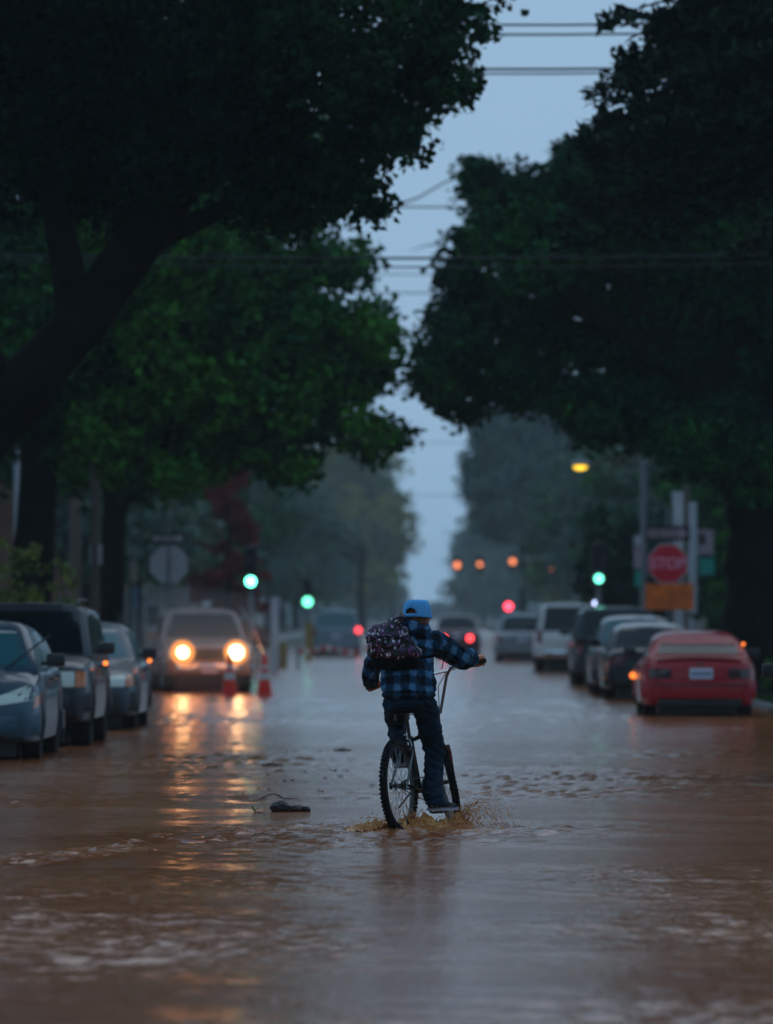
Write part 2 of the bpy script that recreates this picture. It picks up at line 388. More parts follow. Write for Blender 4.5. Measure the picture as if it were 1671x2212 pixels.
def tree(name, label, group, base, trunk_pts, trunk_r, blobs, n_leaves, size, m, seed, n_limbs=9, clump=.42, star=True, bark=None, twigs=True, tint_s=.8):
    base = Vector(base)
    root = empty(name, base, label=label, cat='tree', group=group)
    tm = MB(); tp = [Vector(p) - base for p in trunk_pts]
    # resample trunk with root flare
    pts = []; rr = []
    for i in range(len(tp) - 1):
        for k in range(5):
            t = k / 5; q = i + t; pts.append(tp[i].lerp(tp[i + 1], t)); f = q / (len(tp) - 1)
            rr.append((1 + .07 * math.sin(q * 7.3 + seed) + .05 * math.sin(q * 13.1)) * trunk_r[0] * (1 - f) + trunk_r[1] * f + trunk_r[0] * .45 * math.exp(-q * 4))
    pts.append(tp[-1]); rr.append(trunk_r[1])
    tm.tube(pts, rr, 14)
    tb = tm.build('trunk', bark or M['bark'], root, True)
    B = [(b[0] - base.x, b[1] - base.y, b[2] - base.z, b[3], b[4], b[5]) for b in blobs]
    r = random.Random(seed); top = pts[-1]; order = sorted(B, key=lambda b: -b[3])[:n_limbs]
    for i, b in enumerate(order):
        lm = MB(); c = Vector(b[:3]); s = pts[max(0, len(pts) - 1 - (i % 4))]
        lp = limb_mb(lm, s, c, trunk_r[1] * .62, .035, seed * 31 + i, .07, 10, up0=.06)
        if twigs:
            for k in range(7):
                q = lp[r.randint(5, 10)]; e = c + Vector((r.uniform(-1, 1) * b[3], r.uniform(-1, 1) * b[4], r.uniform(-1, 1) * b[5])) * .85
                limb_mb(lm, q, e, .035, .008, seed * 77 + i * 9 + k, .08, 5)
        lm.build('limb', bark or M['bark'], root, True)
    crown('crown', B, n_leaves, size, m, root, seed, clump, star, tint_s)
    return root
def blobs_from_px(lst, d, dy=0, ky=1.0, jit=1.0, seed=0, ymin=.9):
    r = random.Random(seed + 5); out = []
    for b in lst:
        px, py, rp = b[:3]; rz = b[3] if len(b) > 3 else rp
        dd = d + dy + r.uniform(-jit, jit); c = W(px, py, dd); s = dd / F
        out.append((c.x, c.y, c.z, rp * s, max(ymin, rp * s * ky), rz * s))
    return out

# big leaning tree, left, nearest
dA = 66
BA = blobs_from_px([(-250, 60, 330), (20, 40, 300), (200, 110, 260), (430, 90, 240), (690, 70, 180), (880, 40, 130), (975, 60, 75), (955, 170, 70), (990, 205, 30),
    (815, 190, 125), (865, 285, 55), (610, 270, 170), (785, 340, 55), (740, 400, 75), (640, 420, 60), (560, 380, 110), (800, 440, 32), (560, 465, 60, 34), (640, 480, 40, 22), (400, 300, 150), (210, 330, 180), (30, 300, 180), (1090, -22, 26),
    (-450, 250, 250), (150, -220, 300), (560, -90, 160), (-200, -350, 350)], dA, 0, 1.15, 1.2, 1, .8)
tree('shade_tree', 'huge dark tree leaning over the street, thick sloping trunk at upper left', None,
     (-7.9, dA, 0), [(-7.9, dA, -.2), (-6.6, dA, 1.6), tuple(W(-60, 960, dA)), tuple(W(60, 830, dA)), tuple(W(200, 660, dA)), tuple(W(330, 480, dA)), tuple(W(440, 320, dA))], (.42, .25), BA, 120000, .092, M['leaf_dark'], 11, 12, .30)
tA = bpy.data.objects['shade_tree']; lm = MB(); o_ = Vector((-7.9, dA, 0))
limb_mb(lm, W(150, 720, dA) - o_, W(110, 300, dA) - o_, .20, .10, 71, .05, 9); limb_mb(lm, W(280, 560, dA) - o_, W(560, 380, dA) - o_, .16, .05, 72, .06, 9); limb_mb(lm, W(20, 870, dA) - o_, W(-120, 560, dA) - o_, .22, .10, 73, .05, 9)
lm.build('limb', M['bark'], tA, True)
dB = 95
BB = blobs_from_px([(150, 560, 160), (60, 700, 160), (300, 520, 140), (480, 560, 140), (590, 590, 70), (700, 575, 55, 35), (765, 560, 28), (760, 600, 34), (600, 680, 130), (700, 730, 95), (790, 700, 62), (828, 740, 34), (770, 800, 65),
    (825, 775, 28), (620, 830, 130), (430, 760, 170), (230, 760, 150), (330, 920, 120), (480, 930, 110), (580, 980, 60), (700, 900, 75), (780, 930, 50, 38), (845, 942, 28, 24), (800, 975, 25), (640, 1020, 28, 30), (380, 1035, 40, 35), (220, 940, 110), (60, 880, 120),
    (-150, 700, 250), (200, 350, 300), (450, 300, 250), (650, 420, 120)], dB, 0, 1.1, 1.6, 2, 1.2)
tree('street_tree', 'leafy green tree on the left kerb, trunk behind the dark utility car', None,
     (-6.75, dB, .07), [(-6.75, dB, -.1), (-6.72, dB, 2.2), (-6.6, dB, 4.2), (-6.1, dB, 5.6)], (.37, .30), BB, 105000, .12, M['leaf_green'], 12, 12, .36)
dC = 118
BC = blobs_from_px([(260, 800, 150), (400, 850, 120), (150, 850, 130), (330, 1000, 70), (520, 900, 110), (240, 1020, 60), (600, 960, 55), (100, 960, 120), (300, 650, 200), (90, 700, 180)], dC, 0, 1.1, 1.5, 3, 1.2)
tree('street_tree', 'dark tree on the left kerb with slim trunk beside the reversed stop sign', None,
     (-6.75, dC, .07), [(-6.75, dC, -.1), (-6.7, dC, 2.3), (-6.6, dC, 4.6)], (.30, .24), BC, 22000, .2, M['leaf_green'], 13, 8, .5)

dG = 98
BG = blobs_from_px([(1055, 410, 62), (1040, 375, 40), (1120, 440, 80), (1030, 520, 50), (1100, 560, 110), (1010, 640, 60), (975, 590, 30), (985, 730, 62), (950, 690, 26), (935, 775, 44, 34), (925, 825, 34), (950, 862, 24), (1010, 830, 70), (1015, 885, 24, 26),
    (1120, 730, 140), (1180, 500, 130), (1215, 400, 75), (1290, 370, 75), (1260, 325, 45, 35), (1340, 330, 60), (1310, 520, 170), (1300, 720, 170), (1110, 820, 60), (1180, 850, 45), (1260, 880, 70), (1290, 935, 45), (1450, 480, 200), (1500, 740, 200), (1400, 890, 90),
    (1480, 960, 70), (1570, 960, 100), (1640, 1010, 80), (1620, 420, 240), (1690, 700, 240), (1560, 300, 150), (1800, 600, 300), (1850, 900, 200)], dG, 0, 1.1, 1.7, 4, 1.2)
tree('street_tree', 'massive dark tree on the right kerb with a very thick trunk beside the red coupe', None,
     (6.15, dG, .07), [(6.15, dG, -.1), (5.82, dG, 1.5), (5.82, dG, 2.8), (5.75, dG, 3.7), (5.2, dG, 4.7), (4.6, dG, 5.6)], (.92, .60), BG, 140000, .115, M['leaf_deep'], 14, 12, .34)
gt = [o for o in bpy.data.objects if o.name == 'street_tree.002'][0]
lm = MB(); limb_mb(lm, (-.2, 0, 3.1), (-1.6, 0, 4.3), .42, .2, 5, .03, 8); limb_mb(lm, (0, 0, 3.2), (1.5, .3, 5.6), .36, .2, 6, .04, 8); lm.build('limb', M['bark'], gt, True)
# under-canopy mass over the right trunk
# conifer, right, near
def conifer(label, base, h, z0, reach, m, seed, nb=46, group=None, name='conifer_tree', side=None, n_sp=60, sz=.13, tips=()):
    base = Vector(base); root = empty(name, base, label=label, cat='tree', group=group); r = random.Random(seed); rn = np.random.default_rng(seed)
    tb = MB(); tb.tube([(0, 0, -.1), (.02, 0, h * .5), (0, 0, h)], [h * .022 + .06, h * .014 + .03, .02], 10); tb.build('trunk', M['bark'], root, True)
    C = []
    bm_ = MB()
    for i in range(nb + 2 * len(tips)):
        z = z0 + (h - z0) * (i % nb + r.random()) / nb; f = 1 - (z - z0) / (h - z0 + .01)
        a = r.uniform(0, 2 * math.pi) if side is None or r.random() < .55 else r.uniform(R(150), R(215))
        L = reach * (f ** .55) * r.uniform(.7, 1.08) + .2; dr = Vector((math.cos(a), math.sin(a), 0))
        pts = [Vector((0, 0, z)) + dr * (L * t) + Vector((0, 0, -.28 * L * t * t + .22 * L * max(0, t - .65))) for t in (0, .2, .4, .6, .8, 1)]
        if i >= nb:
            tp_ = Vector(tips[(i - nb) // 2]) - base + Vector((r.uniform(-.1, .3), r.uniform(-.4, .4), r.uniform(-.05, .12))); st_ = Vector((0, 0, tp_.z + .5)); dr = (tp_ - st_); L = dr.length; dr = Vector((dr.x, dr.y, 0)).normalized()
            pts = [st_.lerp(tp_, t) + Vector((0, 0, .35 * math.sin(t * PI) * t)) for t in (0, .2, .4, .6, .8, 1)]
        bm_.tube(pts, [.05, .042, .034, .026, .016, .006], 5)
        for k in range(n_sp):
            t = r.random() ** .8; q = t * 5; j = min(4, int(q)); p = pts[j].lerp(pts[j + 1], q - j); w = (.12 + .42 * math.sin(math.pi * min(1, t * .9 + .08))) * L * .33
            sd = Vector((-dr.y, dr.x, 0)) * r.uniform(-1, 1) * w
            C.append(p + sd + Vector((0, 0, -abs(sd.length) * .35 + r.uniform(-.06, .04))))
    bm_.build('branches', M['bark'], root)['kind'] = 'stuff'
    C = np.repeat(np.array([tuple(c) for c in C]), 3, 0); C = C + rn.normal(size=C.shape) * .05
    V, Fc, k = leaves_np(C, sz * 1.7, rn, False, 1.4, .55); o = from_np('crown', V, Fc, m, root)
    at = o.data.attributes.new('tint', 'FLOAT', 'POINT'); at.data.foreach_set('value', np.repeat(rn.uniform(0, 1, len(C)), k).astype(np.float32))
    return root
conifer('dark conifer leaning boughs into the street at the upper right', (6.1, 70, .07), 15.5, 6.9, 4.5, M['needle'], 5, 170, n_sp=110, side=1, tips=[W(1268, 214, 70), W(1292, 158, 70), W(1312, 132, 70), W(1380, 66, 70), W(1400, 25, 70), W(1350, 235, 70)])

# hazy trees further down the street
def far_tree(name, label, d, px_base, blobs, n, size, m, seed, tr=.25, group=None, clump=.7):
    base = W(px_base, 1322, d); base.z = .07
    B = blobs_from_px(blobs, d, 0, 1.2, 1.5, seed, 1.5)
    tz = sum(b[2] for b in B) / len(B)
    return tree(name, label, group, base, [tuple(base), (base.x, d, tz * .45), (base.x * .95, d, tz * .75)], (tr, tr * .6), B, n, size, m, seed, 6, clump * d / 250, False, twigs=False)
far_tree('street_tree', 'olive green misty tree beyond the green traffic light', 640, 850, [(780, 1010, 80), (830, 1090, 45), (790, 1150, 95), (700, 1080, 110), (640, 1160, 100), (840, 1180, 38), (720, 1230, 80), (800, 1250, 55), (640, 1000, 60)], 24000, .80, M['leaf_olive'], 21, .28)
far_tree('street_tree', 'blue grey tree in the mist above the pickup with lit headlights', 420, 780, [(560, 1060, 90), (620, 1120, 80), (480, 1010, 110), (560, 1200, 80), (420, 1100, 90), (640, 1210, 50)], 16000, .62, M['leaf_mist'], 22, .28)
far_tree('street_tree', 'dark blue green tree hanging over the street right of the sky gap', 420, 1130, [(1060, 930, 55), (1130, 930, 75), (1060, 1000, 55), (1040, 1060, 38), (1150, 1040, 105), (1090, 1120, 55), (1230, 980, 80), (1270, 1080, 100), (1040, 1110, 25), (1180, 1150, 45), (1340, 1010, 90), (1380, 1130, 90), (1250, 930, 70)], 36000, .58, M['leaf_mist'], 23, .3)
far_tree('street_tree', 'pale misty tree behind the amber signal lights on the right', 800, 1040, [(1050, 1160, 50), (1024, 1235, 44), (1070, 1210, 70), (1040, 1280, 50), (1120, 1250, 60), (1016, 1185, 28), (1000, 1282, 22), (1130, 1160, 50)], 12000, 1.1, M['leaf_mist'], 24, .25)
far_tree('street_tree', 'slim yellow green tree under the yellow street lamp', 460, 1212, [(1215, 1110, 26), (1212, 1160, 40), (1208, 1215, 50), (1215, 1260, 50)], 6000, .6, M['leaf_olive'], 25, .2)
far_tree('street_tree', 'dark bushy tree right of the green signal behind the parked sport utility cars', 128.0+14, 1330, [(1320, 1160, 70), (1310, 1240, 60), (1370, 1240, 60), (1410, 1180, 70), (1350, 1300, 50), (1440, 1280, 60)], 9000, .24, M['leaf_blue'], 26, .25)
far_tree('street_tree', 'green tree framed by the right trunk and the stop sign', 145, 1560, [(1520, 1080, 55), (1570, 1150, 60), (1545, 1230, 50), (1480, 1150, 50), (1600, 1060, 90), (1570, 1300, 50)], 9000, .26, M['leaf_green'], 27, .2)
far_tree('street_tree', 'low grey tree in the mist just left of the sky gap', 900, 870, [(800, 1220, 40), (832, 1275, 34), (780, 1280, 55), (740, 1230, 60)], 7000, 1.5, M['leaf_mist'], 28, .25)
conifer('narrow reddish conifer rising behind the pickup', W(490, 1322, 178) * 1.0 + Vector((0, 0, -1.5)), 7.2, .6, 1.35, M['leaf_purple'], 9, 60, name='conifer_tree', n_sp=50, sz=.2)

# rows of more trees that close the street on both sides
proto = []
for i in range(3):
    r = random.Random(90 + i)
    bl = [(r.uniform(-2.6, 2.6), r.uniform(-2.6, 2.6), r.uniform(4.2, 8.6), r.uniform(1.3, 2.2), r.uniform(1.3, 2.2), r.uniform(1.1, 1.8)) for _ in range(12)]
    bl += [(r.uniform(-3, 3), r.uniform(-2.6, 2.6), r.uniform(3.0, 4.5), 1.5, 1.5, 1.1) for _ in range(4)]
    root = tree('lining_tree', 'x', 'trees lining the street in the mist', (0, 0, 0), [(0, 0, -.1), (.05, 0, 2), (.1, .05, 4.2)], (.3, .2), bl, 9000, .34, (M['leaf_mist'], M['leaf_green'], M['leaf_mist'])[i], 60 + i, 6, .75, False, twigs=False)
    proto.append(root)
used = [False] * 3
def place_lining(x, y, s, i, lab, rz):
    o = proto[i] if not used[i] else copy_tree(proto[i]); used[i] = True
    o.location = (x, y, .07); o.scale = (s, s, s); o.rotation_euler = (0, 0, rz); o['label'] = lab; o['group'] = 'trees lining the street in the mist'
r = random.Random(4); k = 0
ORD = ['first', 'second', 'third', 'fourth', 'fifth', 'sixth', 'seventh', 'eighth', 'ninth', 'tenth', 'eleventh', 'twelfth', 'thirteenth', 'fourteenth', 'fifteenth', 'sixteenth']
for y in (-34, -20, -6, 8, 22, 36):  # out-of-view rows added to block light behind and beside the camera
    for sd in (-1, 1):
        place_lining(sd * (8.0 if y < 0 else 12.5), y, r.uniform(.9, 1.1), k % 3, 'unseen street tree added to block light, near %s side, %s from the start' % ('left' if sd < 0 else 'right', ORD[k // 2]), r.uniform(0, 6.28)); k += 1
cnt = {-1: 0, 1: 0}
for y in (150, 172, 198, 226, 256, 290, 326, 368, 415, 470, 540, 620):
    for sd in (-1, 1):
        x = (-10.6 if sd < 0 else 9.9) + sd * max(0, y - 350) * .008
        lab = '%s misty tree of the far row on the %s side, counted from the crossing' % (ORD[cnt[sd]], 'left' if sd < 0 else 'right'); cnt[sd] += 1
        place_lining(x, y + r.uniform(-3, 3), r.uniform(.85, 1.1), k % 3, lab, r.uniform(0, 6.28)); k += 1
cnt = {-1: 0, 1: 0}
for (x, y) in ((-14, 108), (-13.5, 124), (-15, 141), (13, 112), (14, 125), (15, 142), (-17, 160), (17, 165), (-19, 190), (19, 200), (-21, 230), (21, 245), (-12.5, 92), (11.5, 100)):
    lab = '%s dark garden tree beyond the %s sidewalk' % (ORD[cnt[int(np.sign(x))]], 'left' if x < 0 else 'right'); cnt[int(np.sign(x))] += 1
    place_lining(x, y, r.uniform(.8, 1.0), k % 3, lab, r.uniform(0, 6.28)); k += 1
def bush(name, label, x, y, w, h, m, n, seed, size=.09, dz=.8):
    root = crown(name, [(0, 0, h * .5, w * .5, dz * w * .5, h * .5), (w * .2, 0, h * .35, w * .4, w * .35, h * .35), (-w * .22, .1, h * .4, w * .38, w * .35, h * .4)], n, size, m, None, seed, .14, False, 2.5)
    root.location = (x, y, .1); return tag(root, label, 'bush')
b0 = W(20, 1322, 84)
bush('bush', 'yellow green bush above the roof of the silver car at the left edge', b0.x - .3, 88, 2.4, 2.6, M['leaf_olive'], 5000, 31)
bush('bush', 'dark hedge bush left of the sign seen from behind', -8.2, 126 - 4, 3.4, 2.0, M['leaf_green'], 5000, 32)
bush('bush', 'low green bush between the thick right trunk and the edge of the picture', 6.2, 92.5, 1.7, .8, M['leaf_green'], 3500, 33, .07)
bush('bush', 'green bush behind the red coupe by the pale posts', 5.9, 112, 1.6, 1.3, M['leaf_green'], 3000, 34)
bush('bush', 'dark bush at the right kerb past the orange board', 6.8, 124, 2.2, 2.4, M['leaf_green'], 4000, 35)

# verge grass
def grass_strip(name, label, x0, x1, y0, y1, n, seed):
    rr = np.random.default_rng(seed); C = np.stack([rr.uniform(x0, x1, n), rr.uniform(y0, y1, n), np.full(n, .08)], 1)
    a = rr.uniform(0, 6.28, n); h = rr.uniform(.05, .14, n); w = .012
    d = np.stack([np.cos(a), np.sin(a), 0 * a], 1); ln = rr.normal(size=(n, 3)) * .03; ln[:, 2] = h
    V = np.stack([C - d * w, C + d * w, C + ln], 1).reshape(-1, 3); Fc = np.arange(3 * n).reshape(-1, 3)
    o = from_np(name, V, Fc, M['grass']); at = o.data.attributes.new('tint', 'FLOAT', 'POINT'); at.data.foreach_set('value', np.repeat(rr.uniform(0, 1, n), 3).astype(np.float32))
    return tag(o, label, 'grass', kind='stuff')
grass_strip('grass', 'wet grass on the right verge beside the red coupe', KR + .17, KR + 1.9, 45, 125, 30000, 1)
grass_strip('grass', 'wet grass on the left verge behind the parked cars', KL - 1.9, KL - .17, 50, 125, 22000, 2)

# ------------------------------------------------------------------ cars
def loft_body(s):
    """outer skin of a car: lower body and greenhouse, nose at +y"""
    L, Wd = s['L'], s['W']; hl, hw = L / 2, Wd / 2
    ty, tz = zip(*s['top']); wr = s.get('wr', .31); ar = wr + .055; yw = s['axles']; base = s['sill']
    ys = sorted(set([round(v, 4) for v in np.linspace(-hl + .16, hl - .16, 46)] + [-hl, -hl + .015, -hl + .05, -hl + .10, hl, hl - .015, hl - .05, hl - .10] + [round(y + d, 4) for y in yw for d in (-ar, -ar * .93, -ar * .8, ar * .8, ar * .93, ar)]))
    V = []; rings = []
    for y in ys:
        top = float(np.interp(y, ty, tz)); e = max(0, abs(y) - (hl - .55)) / .55; w = hw * (1 - .12 * e ** 2.2)
        q = max(0, abs(y) - (hl - .16)) / .16; q = 1 - math.sqrt(max(0, 1 - q * q))
        zc = (top * .52 + base * .48); w *= 1 - .10 * q
        tp = top - (top - zc) * .35 * q; bt = base
        for c in yw:
            if abs(y - c) < ar: bt = max(bt, wr + math.sqrt(max(0, ar * ar - (y - c) ** 2)) - .0)
        bt = min(bt, tp - .12); bt = bt + (zc - bt) * .30 * q
        crn = s.get('crown', .03)
        half = [(0, tp + crn), (.45 * w, tp + crn * .8), (.8 * w, tp + crn * .15), (.93 * w, tp - .03), (.985 * w, tp - .10), (w, bt + (tp - bt) * .55), (w * .995, bt + (tp - bt) * .25), (w * .97, bt + .015), (w * .93, bt), (w * .5, bt), (0, bt)]
        ring = half + [(-x, z) for x, z in half[-2:0:-1]]
        rings.append(len(V)); V += [(x, y, z) for x, z in ring]; n = len(ring)
    Fc = []
    for a, b in zip(rings[:-1], rings[1:]):
        for k in range(n): k2 = (k + 1) % n; Fc.append((a + k, a + k2, b + k2, b + k))
    Fc.append(tuple(rings[0] + k for k in range(n - 1, -1, -1))); Fc.append(tuple(rings[-1] + k for k in range(n)))
    # greenhouse
    gy, gz = zip(*s['roof']); H = max(gz); o0 = len(V); rings = []
    gys = sorted(set([round(v, 4) for v in np.linspace(gy[0], gy[-1], 26)] + list(gy)))
    for y in gys:
        h = float(np.interp(y, gy, gz)); bl = float(np.interp(y, ty, tz)) - .05; f = max(0, min(1, (h - bl) / (H - bl)))
        wb = hw * s.get('gb', .93); wt = wb + (hw * s.get('gt', .70) - wb) * f; c = .035 * f
        half = [(0, h + c), (.5 * wt, h + c * .8), (.84 * wt, h + c * .1), (wt * .95, h - .035 * f), (wt + (wb - wt) * .12, h - (h - bl) * .12 - .02 * f), (wb, bl)]
        ring = half + [(-x, z) for x, z in half[::-1][:-1]]
        rings.append(len(V)); V += [(x, y, z) for x, z in ring]; n = len(ring)
    for a, b in zip(rings[:-1], rings[1:]):
        for k in range(n): k2 = (k + 1) % n; Fc.append((a + k, a + k2, b + k2, b + k))
    Fc.append(tuple(rings[0] + k for k in range(n - 1, -1, -1))); Fc.append(tuple(rings[-1] + k for k in range(n)))
    return V, Fc
def patch(name, bvh, axis, quad, m, parent, nu=10, nv=5, off=.008, thick=.02, smooth=True):
    """quad corners (u,v) in the plane seen along axis; laid on the body skin"""
    q = [Vector(p) for p in quad]; P = []
    ax, sg = axis[1], (1 if axis[0] == '+' else -1)
    for j in range(nv + 1):
        for i in range(nu + 1):
            a, b = i / nu, j / nv; p = q[0].lerp(q[1], a).lerp(q[3].lerp(q[2], a), b)
            if ax == 'y': o = Vector((p.x, sg * 6, p.y)); d = Vector((0, -sg, 0))
            elif ax == 'x': o = Vector((sg * 4, p.x, p.y)); d = Vector((-sg, 0, 0))
            else: o = Vector((p.x, p.y, 5)); d = Vector((0, 0, -1))
            h = bvh.ray_cast(o, d); P.append(h[0] + (-d) * off if h[0] is not None else None)
    good = [p for p in P if p is not None]
    if len(good) < 4: return None
    # fill misses from the nearest hit
    for k, p in enumerate(P):
        if p is None:
            i, j = k % (nu + 1), k // (nu + 1)
            cand = [(abs(i - (m_ % (nu + 1))) + abs(j - m_ // (nu + 1)), m_) for m_, pp in enumerate(P) if pp is not None and m_ != k]
            P[k] = P[min(cand)[1]].copy()
    n = len(P); inn = Vector((0, -sg, 0)) if ax == 'y' else (Vector((-sg, 0, 0)) if ax == 'x' else Vector((0, 0, -1)))
    V = P + [p + inn * thick for p in P]; Fc = []; w = nu + 1
    for j in range(nv):
        for i in range(nu):
            a = j * w + i; Fc.append((a, a + 1, a + w + 1, a + w))
    rim = [i for i in range(nu)] + [j * w + nu for j in range(nv)] + [nv * w + i for i in range(nu, 0, -1)] + [j * w for j in range(nv, 0, -1)]
    for a, b in zip(rim, rim[1:] + rim[:1]): Fc.append((b, a, a + n, b + n))
    mb = MB(); mb.add(V, Fc); return mb.build(name, m, parent, smooth)
def wheel_pair(root, x, y, wr, ww, rim_m, side):
    t = MB(); h = ww / 2; s = side
    t.lathe([(wr * .66, -h * .8), (wr * .9, -h), (wr * .97, -h * .85), (wr, -h * .5), (wr, h * .5), (wr * .97, h * .85), (wr * .9, h), (wr * .66, h * .8)], 28, 'X', closed=True)
    w = t.build('wheel', M['tyre'], root, True); w.location = (x, y, wr)
    rm = MB(); rm.lathe([(wr * .66, -h * .7), (wr * .66, h * .78), (wr * .60, h * .80), (wr * .58, h * .45)][::1], 28, 'X')
    for k in range(5):
        a = 2 * math.pi * k / 5; M3 = Matrix.Rotation(a, 3, 'X')
        rm.box(M3 @ Vector((s * h * .55, 0, wr * .34)), (h * .25, wr * .17, wr * .56), M3)
    rm.lathe([(.0, s * h * .5), (wr * .14, s * h * .6), (wr * .14, s * h * .75), (0, s * h * .8)], 12, 'X')
    o = rm.build('rim', rim_m, w, True); return w
def car(name, label, cat, s, loc, rz, body_m, glass_m=None, rim_m=None, lamps=None, face='front', plate_txt=False, wet=True):
    root = empty(name, (loc[0], loc[1], ROADZ), (0, 0, rz), label, cat, s.get('group'))
    V, Fc = loft_body(s); bvh = BVHTree.FromPolygons(V, Fc)
    b = from_np('body', V, Fc, body_m, root); bm = bmesh.new(); bm.from_mesh(b.data); bmesh.ops.recalc_face_normals(bm, faces=bm.faces); bm.to_mesh(b.data); bm.free()
    b.data.polygons.foreach_set('use_smooth', np.ones(len(b.data.polygons), dtype=bool)); b.data.set_sharp_from_angle(angle=R(32))
    L, Wd = s['L'], s['W']; hl, hw = L / 2, Wd / 2; g = glass_m or M['glass']; wr = s.get('wr', .31); ww = s.get('ww', .2)
    for y in s['axles']:
        for sd in (-1, 1): wheel_pair(root, sd * (hw - ww / 2 - .03), y, wr, ww, rim_m or M['rim'], sd)
    ub = MB(); ub.box((0, 0, (s['sill'] + .27) / 2), (Wd - 2 * ww - .12, L - .5, s['sill'] + .13)); 
    for y in s['axles']: ub.box((0, y, wr), (Wd - 2 * ww - .1, .12, .12))
    ub.build('underbody', M['plastic'], root)
    (r0y, r0z), (r1y, r1z) = s['roof'][0], s['roof'][1]; (f1y, f1z), (f0y, f0z) = s['roof'][-2], s['roof'][-1]; H = max(z for _, z in s['roof'])
    gb, gt = hw * s.get('gb', .93), hw * s.get('gt', .70)
    lo, hi = .05, .07
    patch('windshield', bvh, '+y', [(-gb * .86, f0z + lo), (gb * .86, f0z + lo), (gt * .90, H - hi), (-gt * .90, H - hi)], g, root, 12, 6, .006)
    patch('rear_window', bvh, '-y', s.get('rwin') or [(-gb * .84, r0z + lo), (gb * .84, r0z + lo), (gt * .88, H - hi), (-gt * .88, H - hi)], g, root, 12, 6, .006)
    bz = lambda y: float(np.interp(y, *zip(*s['top']))) + .03
    ymid = s.get('bpil', 0.0)
    for sg, ax in ((1, '+x'), (-1, '-x')):
        patch('side_window', bvh, ax, [(ymid + .04, bz(ymid) + .01), (f0y - .28, bz(f0y - .28) + .01), (f1y - .10, H - .10), (ymid + .04, H - .09)], g, root, 6, 4, .006)
        if s.get('doors', 4) == 4 or True:
            patch('side_window', bvh, ax, [(r0y + .38, bz(r0y + .38) + .01), (ymid - .04, bz(ymid) + .01), (ymid - .04, H - .09), (r1y + .12, H - .10)], g, root, 6, 4, .006)
        mr = MB(); my = f0y - .30; mz = bz(my) + .07
        mr.box((sg * (hw + .10), my, mz), (.20, .10, .14), None, .03); mr.box((sg * (hw + .0), my + .01, mz - .04), (.12, .05, .04))
        mr.build('mirror', s.get('mirror_m') or M['plastic'], root, True)
        for hy in ([ymid + .12] + ([ymid - .85] if s.get('doors', 4) == 4 else [])):
            hb = MB(); hb.box((sg * (hw + .006), hy, bz(hy) - .13), (.03, .16, .03), None, .01); hb.build('door_handle', M['plastic'], root)
    # bumpers
    for end, sg in (('front', 1), ('rear', -1)):
        z0, z1 = s.get(end + '_bumper', (.28, .50)); bb = MB(); pts = []
        N = 12; V2 = []; F2 = []
        for i in range(N + 1):
            x = -1 + 2 * i / N; ph = abs(x) ** 5
            px = x * (hw + .005); py = sg * (hl + .055 - .22 * ph)
            for (dy, z) in ((-.16, z0), (-.01, z0 + .01), (0, z0 + .05), (0, z1 - .04), (-.015, z1), (-.16, z1)): V2.append((px * (1 - .012 * (dy < -.1)), py + sg * dy, z))
        for i in range(N):
            for k in range(6): k2 = (k + 1) % 6; a = i * 6; F2.append((a + k, a + k2, a + 6 + k2, a + 6 + k))
        F2.append(tuple(range(6))); F2.append(tuple(N * 6 + k for k in range(6)))
        bb.add(V2, F2); bb.build(end + '_bumper', s.get('bumper_m') or body_m, root, True)
    for (nm, ax, quad, mm) in s.get('patches', []):
        if quad[0] == 'sym':
            for sg in (1, -1):
                qq = [(sg * p[0], p[1]) for p in quad[1]] if ax[1] == 'y' else quad[1]
                a2 = ax if ax[1] == 'y' else ('+x' if sg > 0 else '-x')
                patch(nm, bvh, a2, qq, mm, root, 6, 3, .012, .03)
        else: patch(nm, bvh, ax, quad[1], mm, root, 8, 3, .014, .03)
    # number plate
    if s.get('plate'):
        ax, px, pz, pw, phh = s['plate']; sg = 1 if ax == '+y' else -1
        h = bvh.ray_cast(Vector((px, sg * 6, pz)), Vector((0, -sg, 0))); y = h[0].y + sg * .03 if h[0] is not None else sg * hl
        y = max(y * sg, s.get('plate_y', 0)) * sg
        pb = MB(); pb.box((px, y, pz), (pw, .012, phh)); pl = pb.build('number_plate', M['plate'], root)
        ib = MB(); rr = random.Random(2)
        for i in range(7):
            cx = px + (i - 3) * pw * .125
            ib.box((cx, y + sg * .008, pz - .005), (pw * .075, .004, phh * .45)); 
        ib.build('plate_characters', M['plate_ink'], pl)
    return root, bvh
def lamp_disc(parent, name, c, r, m, facing=(0, 1, 0)):
    mb = MB(); q = Vector((0, 0, 1)).rotation_difference(Vector(facing)).to_matrix()
    mb.lathe([(0, .03), (r * .6, .025), (r, .0), (r, -.03)], 20, 'Z', c, q); return mb.build(name, m, parent, True)

